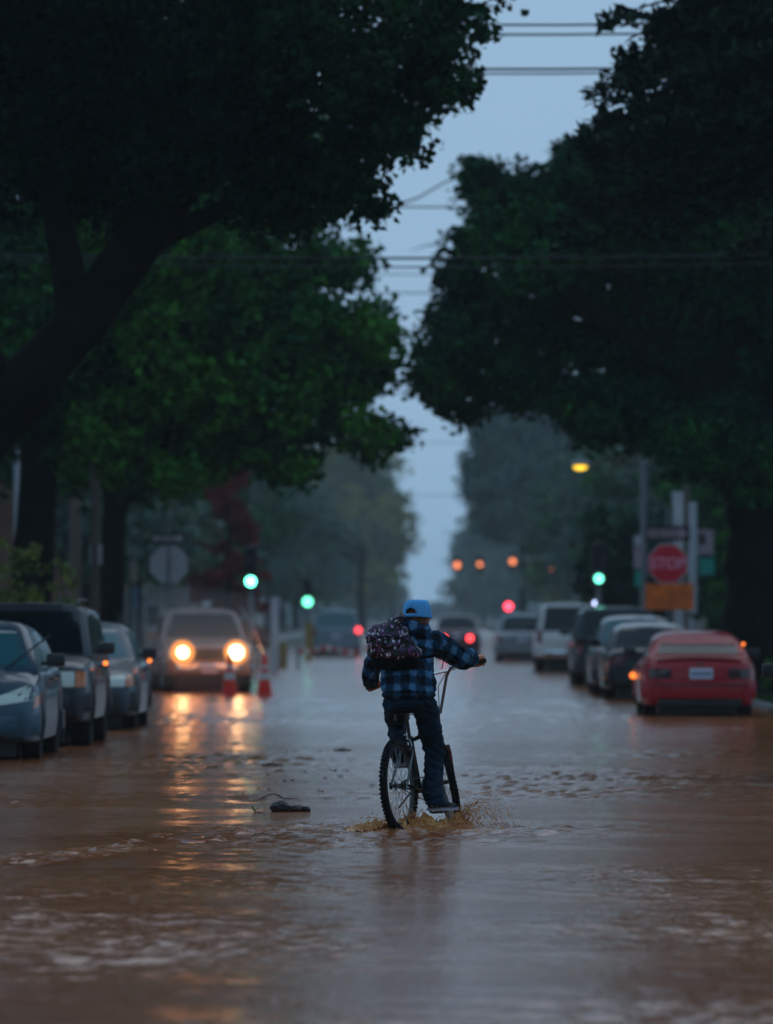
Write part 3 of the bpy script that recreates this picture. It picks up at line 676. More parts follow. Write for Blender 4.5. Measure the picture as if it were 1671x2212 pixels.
P_ = dict
sedan_top = lambda L, h=.0: [(-L / 2, .86 + h), (-L / 2 + .35, .93 + h), (-L * .22, .93 + h), (0, .90 + h), (L * .16, .93 + h), (L * .24, .94 + h), (L * .42, .78 + h), (L / 2, .66 + h)]
def sedan(L=4.4, W_=1.72, H=1.42, **k):
    d = P_(L=L, W=W_, sill=.22, top=sedan_top(L), roof=[(-L * .36, .93), (-L * .22, H - .03), (-L * .08, H), (L * .04, H - .01), (L * .23, .93)], axles=(-L * .30, L * .30), gt=.70, bpil=-.05, wr=.31)
    d.update(k); return d
def suv(L=4.5, W_=1.80, H=1.66, **k):
    t = [(-L / 2, 1.02), (-L * .3, 1.04), (0, 1.04), (L * .2, 1.06), (L * .26, 1.06), (L * .45, .98), (L / 2, .86)]
    d = P_(L=L, W=W_, sill=.32, top=t, roof=[(-L * .49, 1.04), (-L * .45, H - .03), (-L * .1, H), (L * .08, H - .01), (L * .235, 1.05)], axles=(-L * .30, L * .31), gt=.80, gb=.96, wr=.36, ww=.24, bpil=-.1)
    d.update(k); return d
def head(w, z0, z1, o, i, m=None, nm='headlight'): return (nm, '+y', ('sym', [(i, z0), (o, z0 + .02), (o, z1), (i, z1 - .03)]), m or M['clear_lens'])

# 1 silver hatchback facing us at the left edge
silver = paint('silver_blue_paint', (.022, .065, .095), metal=.2, rough=.3)
s = sedan(4.35, 1.72, 1.46, top=[(-2.17, .92), (-1.8, 1.0), (-.5, .98), (0, .96), (.8, .97), (1.1, .97), (1.75, .84), (2.17, .68)], roof=[(-2.0, .97), (-1.75, 1.3), (-1.0, 1.43), (0, 1.46), (.2, 1.45), (1.22, .97)],
          patches=[('headlight', '+y', ('sym', [(.42, .60), (.80, .66), (.84, .86), (.44, .70)]), M['clear_lens']), ('turn_signal', '+y', ('sym', [(.80, .57), (.85, .60), (.86, .72), (.81, .69)]), M['amber_lens']),
                   ('grille', '+y', ('one', [(-.38, .56), (.38, .56), (.38, .66), (-.38, .66)]), M['plastic']), ('air_intake', '+y', ('one', [(-.5, .25), (.5, .25), (.5, .34), (-.5, .34)]), M['plastic'])],
          plate=('+y', 0, .44, .31, .15), plate_y=2.24, mirror_m=M['plastic'])
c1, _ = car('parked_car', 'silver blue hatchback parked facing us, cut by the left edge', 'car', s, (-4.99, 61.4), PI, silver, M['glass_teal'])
wp = MB()
for x0 in (-.45, .25): wp.tube([(x0, 1.22, .985), (x0 - .18, .98, 1.13), (x0 - .42, .62, 1.33)], .011, 5)
wp.build('wiper', M['plastic'], c1)
# 2 dark SUV
navy = paint('dark_navy_paint', (.004, .010, .016), rough=.3)
s = suv(4.6, 1.80, 1.66, patches=[('headlight', '+y', ('sym', [(.50, .72), (.72, .72), (.72, .90), (.50, .90)]), M['clear_lens']), ('turn_signal', '+y', ('sym', [(.73, .72), (.85, .72), (.85, .89), (.73, .90)]), M['amber_lens']),
        ('grille', '+y', ('one', [(-.46, .70), (.46, .70), (.46, .90), (-.46, .90)]), M['plastic']), ('fog_lamp', '+y', ('sym', [(.52, .40), (.68, .40), (.68, .48), (.52, .48)]), M['plastic'])],
        front_bumper=(.42, .64), rear_bumper=(.42, .64), bumper_m=M['plastic'], plate=('+y', 0, .52, .31, .15), plate_y=2.36)
c2, _ = car('parked_car', 'dark sport utility car with roof aerial, parked between silver hatchback and grey sedan', 'car', s, (-4.86, 67.6), PI, navy)
ae = MB(); ae.tube([(-.45, .5, 1.66), (-.42, .35, 1.80)], .012, 5); ae.build('aerial', M['plastic'], c2)
for sg in (-1, 1):
    rr_ = MB(); rr_.tube([(sg * .62, -1.6, 1.66), (sg * .62, -1.5, 1.72), (sg * .62, .0, 1.72), (sg * .62, .1, 1.67)], .02, 6); rr_.build('roof_rail', M['plastic'], c2)
# 3 grey sedan
slate = paint('slate_grey_paint', (.030, .048, .065), metal=.1)
s = sedan(4.4, 1.70, 1.42, patches=[('headlight', '+y', ('sym', [(.46, .60), (.70, .60), (.70, .76), (.46, .74)]), M['clear_lens']), ('turn_signal', '+y', ('sym', [(.71, .60), (.81, .61), (.81, .75), (.71, .76)]), M['amber_lens']),
          ('grille', '+y', ('one', [(-.42, .60), (.42, .60), (.42, .70), (-.42, .70)]), M['plastic'])], bumper_m=M['plastic'], front_bumper=(.26, .54), plate=('+y', 0, .40, .31, .15), plate_y=2.26)
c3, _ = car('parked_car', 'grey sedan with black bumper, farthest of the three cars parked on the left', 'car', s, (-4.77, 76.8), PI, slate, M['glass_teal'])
mk = emitter('lit_amber_marker', (1.0, .22, .03), 2.2)
for cc, p in ((c3, (-.96, .85, .93)), (c2, (-1.0, .95, .98))):
    lamp_disc(cc, 'mirror_signal', p, .028, mk, (0, 1, 0))
# 4 pickup with lit headlights
pale = paint('pale_beige_paint', (.27, .17, .145), rough=.35)
hl_m = emitter('lit_headlight', (1.0, .68, .36), 9.0)
s = suv(4.7, 1.80, 1.62, top=[(-2.35, 1.0), (-.6, 1.0), (.5, 1.02), (1.0, 1.04), (1.9, .96), (2.35, .88)], roof=[(-.95, 1.0), (-.80, 1.58), (-.3, 1.62), (.35, 1.61), (1.05, 1.03)], gt=.76, sill=.36,
        patches=[('grille', '+y', ('one', [(-.42, .66), (.42, .66), (.42, .86), (-.42, .86)]), M['plastic']), ('headlight', '+y', ('sym', [(.50, .66), (.80, .66), (.80, .88), (.50, .88)]), M['clear_lens'])],
        bumper_m=M['chrome'], front_bumper=(.40, .58), rear_bumper=(.45, .6), plate=('+y', 0, .48, .31, .15), plate_y=2.44, mirror_m=pale)
tr_loc = W(431, 1322, 112.3)
c4, _ = car('pickup_truck', 'pale pickup truck driving toward us with both headlights glowing', 'pickup truck', s, (tr_loc.x, 112.4), PI + R(7), pale, M['glass'])
halo_m = emitter('orange_glare_ring', (1.0, .36, .08), 1.1)  # glowing ring added round each headlight to imitate orange glare
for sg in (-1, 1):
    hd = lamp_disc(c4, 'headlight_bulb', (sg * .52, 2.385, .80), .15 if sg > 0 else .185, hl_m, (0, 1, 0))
    lamp_disc(c4, 'glare_ring', (sg * .52, 2.375, .80), .235, halo_m, (0, 1, 0)); ld = bpy.data.lights.new('headlight_beam', 'SPOT'); ld.energy = 7; ld.spot_size = R(46); ld.spot_blend = 1.0; ld.color = (1.0, .45, .15); ld.shadow_soft_size = .12
    lo = link(bpy.data.objects.new('headlight_beam', ld), c4); lo.location = (sg * .52, 2.47, .80); lo.rotation_euler = (R(86), 0, 0)
    lq = bpy.data.lights.new('headlight_glow_fill', 'POINT'); lq.energy = 13.0; lq.color = (1.0, .30, .08); lq.shadow_soft_size = .45  # point lamp added ahead of the bumper to tint the truck front orange
    lp_ = link(bpy.data.objects.new('headlight_glow_fill', lq), c4); lp_.location = (sg * .52, 2.98, .85)
# 5 red coupe
red = paint('wine_red_paint', (.34, .002, .009), rough=.42)
red.node_tree.nodes['Principled BSDF'].inputs['Coat Weight'].default_value = .45; red.node_tree.nodes['Principled BSDF'].inputs['Specular IOR Level'].default_value = .25
s = sedan(4.25, 1.68, 1.27, top=[(-2.12, .82), (-1.9, .88), (-1.2, .90), (0, .84), (.75, .86), (1.1, .86), (1.8, .72), (2.12, .58)], roof=[(-1.75, .89), (-.95, 1.21), (-.3, 1.27), (.1, 1.265), (1.0, .86)], gt=.72, doors=2, bpil=-.3, sill=.2,
          rwin=[(-.60, .955), (.60, .955), (.56, 1.10), (-.56, 1.10)],
          patches=[('tail_light', '-y', ('sym', [(.42, .60), (.74, .60), (.76, .74), (.42, .74)]), M['dark_lens']), ('badge', '-y', ('one', [(-.03, .80), (.03, .80), (.03, .84), (-.03, .84)]), M['plastic'])],
          rear_bumper=(.30, .56), plate=('-y', .02, .67, .34, .155))
c5, _ = car('parked_coupe', 'wine red coupe with white number plate parked on the right, seen from behind', 'car', s, (3.92, 86.4), 0, red)
vl = MB(); vl.box((0, -2.10, .24), (1.25, .06, .12), None, .02); vl.build('rear_valance', M['plastic'], c5)
sp_ = MB(); sp_.box((0, -1.98, .945), (1.32, .16, .025), None, .01); sp_.build('spoiler', red, c5)
dr_ = MB(); dr_.tube([(-.72, -2.185, .50), (.72, -2.185, .50)], .012, 5); dr_.build('bumper_strip', M['plastic'], c5)
lamp_disc(c5, 'side_marker', (-.86, 1.55, .60), .05, mk, (-.3, -1, 0))
lamp_disc(c5, 'side_marker', (.70, -1.2, 1.10), .022, mk, (.3, -1, 0))
# 6 black hatch
black = paint('black_paint', (.008, .010, .014), rough=.25)
s = sedan(4.1, 1.70, 1.36, roof=[(-1.75, .93), (-1.25, 1.30), (-.6, 1.36), (.15, 1.35), (.98, .93)], patches=[('tail_light', '-y', ('sym', [(.48, .66), (.80, .64), (.80, .82), (.48, .80)]), M['red_lens'])], bumper_m=M['plastic'], plate=('-y', 0, .70, .31, .15))
c6, _ = car('parked_car', 'black hatchback parked just ahead of the red coupe, red lamp cluster showing', 'car', s, (3.83, 102.3), 0, black)
lamp_disc(c6, 'reflector', (-.83, -2.0, .42), .045, M['amber_lens'], (0, -1, 0))
# 7 silver sedan ahead of it
grey = paint('light_grey_paint', (.030, .045, .055), metal=.1)
s = sedan(4.4, 1.72, 1.48, roof=[(-1.8, .95), (-1.2, 1.42), (-.5, 1.48), (.2, 1.47), (1.0, .93)], patches=[('tail_light', '-y', ('sym', [(.50, .68), (.82, .66), (.82, .84), (.50, .84)]), M['red_lens'])], plate=('-y', 0, .70, .31, .15))
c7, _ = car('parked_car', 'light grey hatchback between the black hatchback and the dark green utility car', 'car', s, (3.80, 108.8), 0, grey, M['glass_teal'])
# 8 dark SUV
dgreen = paint('dark_green_paint', (.012, .035, .04), rough=.3)
s = suv(4.7, 1.86, 1.66, patches=[('tail_light', '-y', ('sym', [(.72, .70), (.88, .70), (.88, 1.0), (.72, 1.0)]), M['red_lens'])], bumper_m=M['plastic'], plate=('-y', 0, .75, .31, .15))
c8, _ = car('parked_car', 'dark green sport utility car parked on the right past the light grey hatchback', 'car', s, (3.82, 121.6), 0, dgreen)
# 9 white SUV
white = paint('white_paint', (.66, .68, .66), rough=.35)
s = suv(4.8, 1.86, 1.78, patches=[('tail_light', '-y', ('sym', [(.76, .78), (.90, .78), (.90, 1.12), (.76, 1.12)]), M['red_lens'])], plate=('-y', 0, .72, .31, .15), front_bumper=(.4, .6), rear_bumper=(.42, .6), bumper_m=M['chrome'], sill=.40, wr=.39)
c9, _ = car('parked_car', 'white sport utility car with upright red tail lights parked far on the right', 'car', s, (3.52, 149.0), 0, white)
# 10 grey pickup further
s = sedan(4.6, 1.72, 1.50, patches=[('tail_light', '-y', ('sym', [(.66, .66), (.80, .66), (.80, .84), (.66, .84)]), M['red_lens'])], plate=('-y', 0, .7, .31, .15))
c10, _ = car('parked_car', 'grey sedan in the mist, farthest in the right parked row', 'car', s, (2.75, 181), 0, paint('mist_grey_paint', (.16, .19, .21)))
# 11 car driving away with lit tail lights
tail_m = emitter('lit_tail_lamp', (1.0, .05, .06), 6.0)
s = sedan(4.3, 1.68, 1.45, patches=[], plate=('-y', 0, .74, .31, .15))
dk = W(988, 1322, 200); c11, _ = car('driving_car', 'dark red car driving away down the middle with two lit tail lights', 'car', s, (dk.x, 202), 0, paint('dark_maroon_paint', (.05, .01, .014)))
for x in (-.47, .45): lamp_disc(c11, 'tail_light', (x, -2.2, .66), .10, tail_m, (0, -1, 0))
# 12 van far left
s = suv(4.6, 1.74, 1.62, patches=[('headlight', '+y', ('sym', [(.5, .7), (.8, .7), (.8, .86), (.5, .86)]), M['clear_lens']), ('tail_light', '-y', ('sym', [(.7, .7), (.84, .7), (.84, 1.0), (.7, 1.0)]), M['red_lens'])], plate=('-y', 0, .7, .31, .15))
vk = W(728, 1322, 205); c12, _ = car('parked_van', 'blue grey van standing far off in the mist left of the cyclist', 'van', s, (vk.x, 206), 0, paint('pale_blue_paint', (.15, .22, .26)), M['glass_teal'])
lamp_disc(c12, 'tail_light', (.80, -2.32, .93), .10, emitter('lit_brake_lamp', (1.0, .06, .07), 4.0), (0, -1, 0))
# 13 sliver at the right edge
s = sedan(4.3, 1.72, 1.44, patches=[('turn_signal', '+y', ('sym', [(.76, .58), (.84, .60), (.84, .70), (.76, .68)]), M['amber_lens'])])
c13, _ = car('parked_car', 'silver car at the extreme right edge, only its wing and wheel showing', 'car', s, (4.12, 52.6), 0, silver)
lamp_disc(c13, 'side_marker', (-.842, 1.95, .62), .028, mk, (-.4, -1, 0))

# ------------------------------------------------------------------ signs, posts, signals
def text_mesh(txt, size, m, parent, name, loc, rot, ext=.002, sx=1.0):
    cu = bpy.data.curves.new(name, 'FONT'); cu.body = txt; cu.size = size; cu.extrude = ext; cu.align_x = 'CENTER'; cu.align_y = 'CENTER'; cu.offset = size * .02
    tmp = bpy.data.objects.new(name, cu); col.objects.link(tmp); bpy.context.view_layer.update()
    me = bpy.data.meshes.new_from_object(tmp.evaluated_get(bpy.context.evaluated_depsgraph_get())); bpy.data.objects.remove(tmp); bpy.data.curves.remove(cu)
    set_mat(me, m); o = link(bpy.data.objects.new(name, me), parent); o.location = loc; o.rotation_euler = rot; o.scale = (sx, 1, 1); return o
def octagon(c, r, th, mb):
    V = []
    for y in (-th / 2, th / 2):
        for k in range(8): a = R(22.5 + 45 * k); V.append((c[0] + r * math.cos(a), c[1] + y, c[2] + r * math.sin(a)))
    Fc = [tuple(range(7, -1, -1)), tuple(range(8, 16))] + [(k, (k + 1) % 8, 8 + (k + 1) % 8, 8 + k) for k in range(8)]
    mb.add(V, Fc)
def prism(mb, pts, y0, y1):
    n = len(pts); V = [(x, y0, z) for x, z in pts] + [(x, y1, z) for x, z in pts]
    mb.add(V, [tuple(range(n - 1, -1, -1)), tuple(range(n, 2 * n))] + [(k, (k + 1) % n, n + (k + 1) % n, n + k) for k in range(n)])
def one_way(parent, z, w, h, plate_m, arrow_m, ink_m):
    b = MB(); b.box((0, -.035, z), (w, .006, h), None, .002); pl = b.build('one_way_plate', plate_m, parent)
    a = MB(); hw = w / 2 * .90; hh = h / 2
    prism(a, [(-hw, -.24 * h + z), (hw * .62, -.24 * h + z), (hw * .62, -.42 * h + z), (hw, z), (hw * .62, .42 * h + z), (hw * .62, .24 * h + z), (-hw, .24 * h + z)], -.045, -.040)
    ar = a.build('arrow', arrow_m, pl); text_mesh('ONE WAY', h * .42, ink_m, pl, 'lettering', (-w * .08, -.047, z), (R(90), 0, 0), .001)
def pole_mb(h, r=.03): b = MB(); b.tube([(0, 0, -.12), (0, 0, h)], r, 10); return b
# right stop sign (facing us)
sp = W(1443, 1322, 122.8); rs = empty('stop_sign', (sp.x, 122.8, .075), label='red octagonal stop sign with one way plate above and orange board below', cat='stop sign')
pole_mb(3.75).build('post', M['pole'], rs)
z = lambda py, d=122.8: CZ - (py - 1322) * d / F - .075
b = MB(); octagon((0, -.035, z(1218)), .46, .006, b); ob = b.build('octagon_plate', M['sign_white'], rs)
b = MB(); octagon((0, -.041, z(1218)), .435, .005, b); b.build('red_face', M['sign_red'], ob)
text_mesh('STOP', .34, M['sign_letter'], ob, 'lettering', (0, -.0455, z(1218)), (R(90), 0, 0), .001, .92)
one_way(rs, z(1152), .95, .33, M['sign_black'], mat('pinkish_white', (.42, .26, .28), .5), M['sign_black'])
b = MB(); b.box((.03, -.035, z(1289)), (1.04, .008, .56), None, .002); b.build('orange_board', M['sign_orange'], rs)
# left sign seen from behind
sp = W(365, 1322, 118); rl = empty('stop_sign', (sp.x, 118, .0), label='blank back of a stop sign with one way plate above and a square plate below', cat='stop sign')
z2 = lambda py: CZ - (py - 1322) * 118 / F
pole_mb(z2(1075), .03).build('post', M['pole'], rl)
b = MB(); octagon((0, .035, z2(1219)), .42, .006, b); b.build('octagon_plate', M['sign_back'], rl)
one_way(rl, z2(1163), .74, .20, M['sign_black'], M['sign_back'], M['sign_black'])
b = MB(); b.box((0, .035, z2(1288)), (.86, .008, .42), None, .002); b.build('square_plate', mat('dull_plate', (.22, .21, .20), .6, var=.1), rl)
# posts with parking signs
def post_signs(name, label, px, d, top, r, m, plates, base=1.0):
    p = W(px, 1322, d); o = empty(name, (p.x, d, .0), label=label, cat='post'); s = d / F
    b = MB(); b.tube([(0, 0, -.1), (0, 0, CZ - (top - 1322) * s)], r, 10); b.build('post', m, o)
    for (nm, cx, cy_, w, h, mm) in plates:
        b = MB(); b.box(((cx - px) * s, -.05, CZ - (cy_ - 1322) * s), (w * s, .008, h * s), None, .002); b.build(nm, mm, o)
    return o
pinkish = mat('faded_pink_plate', (.30, .22, .24), .6); redm = mat('faded_red_panel', (.35, .05, .06), .6)
post_signs('sign_post', 'tall grey pole with narrow parking plates left of the stop sign', 1390, 126.0, 990, .07, M['pole'], [('parking_plate', 1380, 1205, 22, 46, pinkish), ('parking_plate', 1379, 1168, 18, 22, M['sign_back']), ('green_plate', 1380, 1250, 18, 34, M['sign_green'])])
post_signs('sign_post', 'pale post with white and red plate over green plate by the thick trunk', 1497, 124.5, 1085, .09, M['pale_pole'], [('parking_plate', 1524, 1175, 34, 62, pinkish), ('red_panel', 1517, 1165, 12, 24, redm), ('green_plate', 1527, 1220, 32, 44, M['sign_green'])])
post_signs('utility_post', 'short pale post rising behind the one way plate on the right', 1466, 140.0, 1062, .15, M['pale_pole'], [])
post_signs('utility_post', 'slim pale utility pole at the far left edge', 38, 112, 945, .07, M['pale_pole'], [])
post_signs('sign_post', 'dark wooden pole with a small grey plate in front of the slim left trunk', 205, 105, 860, .085, M['wood_pole'], [('grey_plate', 208, 1198, 26, 44, M['sign_back'])])
post_signs('marker_post', 'short white post in the mist right of the pickup', 594, 150, 1290, .11, M['pale_pole'], [])
post_signs('marker_post', 'yellow post below the smaller green traffic light', 668, 190, 1345, .13, M['yellow'], [])
post_signs('marker_post', 'stubby yellow post behind the traffic cones', 612, 160, 1388, .12, M['yellow'], [])
post_signs('marker_post', 'stubby yellow post left under the pickup headlight', 318, 118.5, 1398, .08, M['yellow'], [])
post_signs('sign_post', 'slim post with a cream plate left of the sign seen from behind', 290, 121, 1200, .03, M['pole'], [('cream_plate', 290, 1235, 16, 40, mat('cream_plate', (.3, .27, .22), .6)), ('blue_plate', 292, 1292, 16, 44, mat('blue_plate', (.12, .19, .28), .6))])

def signal(name, label, px, py, d, colr, s, r=.15, pole_z=None, which='green', pole_dx=0):
    p = W(px, py, d); o = empty(name, (p.x, d, 0), label=label, cat='traffic light', group=None)
    zz = p.z; dz = {'green': .34, 'amber': 0, 'red': -.34}[which]
    b = MB(); b.box((0, .14, zz + dz), (.36, .22, 1.08), None, .03); b.build('housing', M['sign_black'], o)
    b = MB(); b.tube([(pole_dx, .3, -.1), (pole_dx, .3, zz + .2)], .07, 10); b.build('post', M['pole'], o)
    for nm, q in (('green', -.34), ('amber', 0), ('red', .34)):
        lit = nm == which
        lamp_disc(o, nm + '_lens', (0, 0, zz + dz + q), r, colr if lit else M['plastic'], (0, -1, 0))
        v = MB(); n = 12; rr = r + .025
        V = []; Fc = []
        for i in range(n + 1):
            a = R(-20) + R(220) * i / n
            for yy in (.02, -.22): V.append((rr * math.cos(a), yy, zz + dz + q + rr * math.sin(a)))
        for i in range(n): Fc.append((2 * i, 2 * i + 1, 2 * i + 3, 2 * i + 2))
        v.add(V, Fc); v.build('visor', M['sign_black'], o)
    return o
green_a = emitter('lit_green_signal', (.14, 1.0, .62), 9.0); green_b = emitter('lit_green_signal_far', (.16, 1.0, .60), 4.0)
signal('traffic_light', 'brightest green traffic light just right of the pickup', 542, 1256, 140, green_a, 1, .12)
signal('traffic_light', 'second green traffic light nearer the cyclist on the left', 665, 1300, 215, green_b, 1, .17)
signal('traffic_light', 'green traffic light on the right above the white utility car', 1294, 1250, 137, emitter('lit_green_signal_right', (.16, 1.0, .66), 4.0), 1, .10)
signal('traffic_light', 'single red traffic light in the mist right of the cyclist', 1099, 1310, 260, emitter('lit_red_signal', (1.0, .05, .09), 8.0), 1, .16, which='red')
pl_ = W(1286, 1303, 137.5)
b = MB(); b.box((pl_.x, 137.5, pl_.z), (.24, .2, .24), None, .03); q = b.build('pedestrian_signal', M['sign_black']); tag(q, 'small white lit walk lamp under the right green traffic light', 'signal')
lamp_disc(q, 'lens', (pl_.x, 137.38, pl_.z), .06, emitter('lit_walk_lamp', (.55, .65, 1.0), 4.0), (0, -1, 0))
# mast arm with amber heads
am = emitter('lit_amber_head', (1.0, .27, .10), 2.2)
dM = 300; root = empty('signal_mast', (W(1245, 1322, dM).x, dM, 0), label='distant mast arm carrying a row of amber lamps over the street', cat='traffic light')
sM = dM / F; x0 = W(1245, 1322, dM).x
b = MB(); b.tube([(0, 0, -.1), (0, 0, CZ + 130 * sM)], .11, 10); b.build('post', M['pole'], root)
b = MB(); b.tube([(0, 0, CZ + 118 * sM), (W(980, 0, dM).x - x0, 0, CZ + 112 * sM)], .06, 8); b.build('arm', M['pole'], root)
for px, py, rr_ in ((988, 1221, .16), (1037, 1219, .12), (1108, 1213, .15), (1195, 1230, .10), (1245, 1197, .10)):
    p = W(px, py, dM); hb = MB(); hb.box((p.x - x0, .0, p.z), (.38, .3, .9 if px < 1150 else .45), None, .03); h_ = hb.build('lamp_head', M['sign_black'], root)
    lamp_disc(h_, 'lens', (p.x - x0, -.18, p.z), rr_, am, (0, -1, 0))
# yellow street lamp
dL = 138; p = W(1254, 1012, dL); xb = 6.1
root = empty('street_lamp', (xb, dL, .075), label='street lamp with a bright yellow head on a long arm at the right', cat='street lamp')
b = MB(); b.tube([(0, 0, -.1), (0, 0, p.z + .05)], .08, 10); b.build('post', M['wood_pole'], root)
b = MB(); b.tube([(0, 0, p.z), (-.8, 0, p.z + .16), (p.x - xb + .1, 0, p.z + .04)], .028, 8); b.build('arm', M['wood_pole'], root)
b = MB(); b.ball((p.x - xb, 0, p.z + .045), (.26, .16, .09), 14, 8); hd = b.build('lamp_head', M['pole'], root, True)
b = MB(); b.ball((p.x - xb, -.02, p.z - .04), (.17, .13, .08), 14, 8); b.build('lens', emitter('lit_yellow_lamp', (1.0, .62, .04), 2.0), hd, True)

# cones
def cone(label, px, py, d, h=.80):
    p = W(px, py, d); o = empty('traffic_cone', (p.x, d, ROADZ), (0, 0, .2), label, 'traffic cone', 'traffic cones in front of the pickup')
    b = MB(); b.box((0, 0, .02), (.38, .38, .04), None, .01); b.build('base', M['cone'], o)
    R_ = lambda z_: .145 + (.03 - .145) * (z_ - .04) / (h - .04)
    b = MB(); b.lathe([(R_(.04), .04), (R_(.3), .3), (R_(.55), .55), (.03, h), (.02, h + .005), (0, h + .005)], 20); b.build('cone_body', M['cone'], o, True)
    for (a, c) in ((.33, .46), (.53, .60)):
        b = MB(); b.lathe([(R_(a) + .003, a), (R_(c) + .003, c)], 20); b.build('reflective_band', M['white_band'], o, True)
    return o
cone('orange cone in front of the brighter headlight, left of the two', 497, 1495, 105.5)
cone('orange cone beside the pickup, right of the two', 572, 1495, 105.5)
# caution tape
M['tape_red'] = mat('tape_red', (.6, .03, .03), .4)
def tape(name, label, pts, h=.075):
    o = empty(name, pts[0], label=label, cat='caution tape'); p0 = Vector(pts[0]); MBs = {0: MB(), 1: MB()}; n = 0
    for a, b_ in zip(pts[:-1], pts[1:]):
        a = Vector(a) - p0; b_ = Vector(b_) - p0; L = (b_ - a).length; k = max(1, int(L / .35))
        for i in range(k):
            q0 = a.lerp(b_, i / k); q1 = a.lerp(b_, (i + 1) / k); u = Vector((0, 0, h / 2 * (1 + .2 * math.sin(n * 1.7)))); t = Vector((0, .004, 0))
            V = [q0 - u, q1 - u, q1 + u, q0 + u]; V = V + [v + t for v in V]
            pm_ = MB(); pm_.add(V, [(0, 1, 2, 3), (7, 6, 5, 4), (0, 4, 5, 1), (1, 5, 6, 2), (2, 6, 7, 3), (3, 7, 4, 0)]); pm_.build('white_stretch' if n % 2 else 'red_stretch', M['white_band'] if n % 2 else M['tape_red'], o); n += 1
    return o
tape('caution_tape', 'red and white tape sagging from the grey sedan to the pickup', [tuple(W(286, 1402, 114)), tuple(W(310, 1412, 113)), tuple(W(335, 1416, 112)), tuple(W(352, 1410, 109))])
tape('caution_tape', 'white tape running from the right cone up past the pickup', [tuple(W(575, 1428, 105.6)), tuple(W(560, 1390, 108)), tuple(W(545, 1345, 111)), tuple(W(520, 1312, 116))], .05)
dBt = 158
post_signs('barrier_post', 'thin post holding the left end of the far red tape', 645, dBt, 1390, .04, M['pole'], [])
post_signs('barrier_post', 'thin post holding the right end of the far red tape', 812, dBt, 1390, .04, M['pole'], [])
tape('caution_tape', 'long red and white barrier tape stretched across the far street', [tuple(W(x, 1404 + 4 * math.sin(x * .06), dBt)) for x in range(645, 815, 12)], .11)

# utility poles and the cables over the street
def utility(x, y, h, label, arms):
    o = empty('utility_pole', (x, y, .09), label=label, cat='utility pole', group='utility poles carrying the cables')
    b = MB(); b.tube([(0, 0, -.15), (0, 0, h)], [.15, .11], 10); b.build('pole', M['wood_pole'], o, True)
    for za in arms:
        b = MB(); b.box((0, 0, za), (.12, 2.0, .12)); cb = b.build('crossarm', M['wood_pole'], o)
        for yy in (-.85, -.3, .3, .85): i_ = MB(); i_.lathe([(.03, za + .06), (.05, za + .10), (.03, za + .13), (.045, za + .17), (0, za + .19)], 10, 'Z', (0, yy, 0)); i_.build('insulator', M['chrome'], cb)
wires = [(52, 78, .016, 1.5, 6), (73, 78, .016, 1.0, 5), (148, 78.5, .018, 2, 4), (158, 79.3, .013, 2, 2), (447, 106, .016, 0, 2), (557, 86, .019, 0, -3), (577, 86.6, .013, 0, -1), (593, 134, .013, 0, 1), (632, 134.6, .017, 0, -4), (828, 184, .036, 0, 2), (848, 184.8, .022, 0, 2), (957, 250, .016, 0, 0), (1070, 300, .02, 0, -8)]
names = {52: 'topmost cable crossing the sky gap', 73: 'second cable from the top of the sky gap', 148: 'upper cable of the second pair from the top', 158: 'lower cable of the second pair from the top', 447: 'single cable crossing the sky gap alone halfway up',
         557: 'thick dark cable level with the top of the left green tree', 577: 'thinner cable just under the thick dark one', 593: 'faint third cable under the thick dark one', 632: 'slightly sagging faint cable below the thick dark group', 828: 'upper thick cable where the crowns nearly meet', 848: 'lower thin cable where the crowns nearly meet', 957: 'very faint cable low in the misty sky gap', 1070: 'lowest and faintest cable sloping in the misty sky gap'}
for py, d, r_, sag, dy in wires:
    pts = []; 
    for i in range(17):
        t = -1 + i / 8; x = .6 + t * 9.0; p = W(940 + x * F / d, py, d)
        zz = CZ + (1322 - py) * d / F + .22 * t * t * (1 + .15 * dy) - t * dy * .012
        pts.append((x, d, zz))
    b = MB(); b.tube(pts, r_, 6); tag(b.build('overhead_cable', M['cable'], None, True), names[py], 'cable', 'cables strung across the street')
for d, hh, nm in ((78.8, 9.8, 'nearest'), (106, 9.4, 'second'), (86.3, 9.6, 'third'), (134.3, 9.6, 'fourth'), (184.5, 9.6, 'fifth')):
    for sd in (-1, 1):
        utility(.6 + sd * 9.1, d, hh, 'wooden utility pole behind the trees on the %s, %s along the street' % ('left' if sd < 0 else 'right', nm), [hh - .5, hh - 1.4])
b = MB(); pa, pb = W(845, 447, 106), W(1000, 378, 124)
b.tube([pa, pa.lerp(pb, .35) + Vector((0, 0, -.05)), pa.lerp(pb, .7) + Vector((0, 0, .02)), pb], .022, 6); tag(b.build('overhead_cable', M['cable'], None, True), 'slanting cable climbing from the single cable to the right crown', 'cable', 'cables strung across the street')
b = MB(); b.tube([W(885, 540, 130), W(905, 535, 130), W(920, 530, 129), W(940, 528, 128), W(965, 520, 127), W(990, 505, 126)], [.006, .012, .016, .02, .024, .03], 6); tag(b.build('bare_twig', M['bark'], None, True), 'bare wavy twig reaching into the sky gap from the right tree', 'twig')

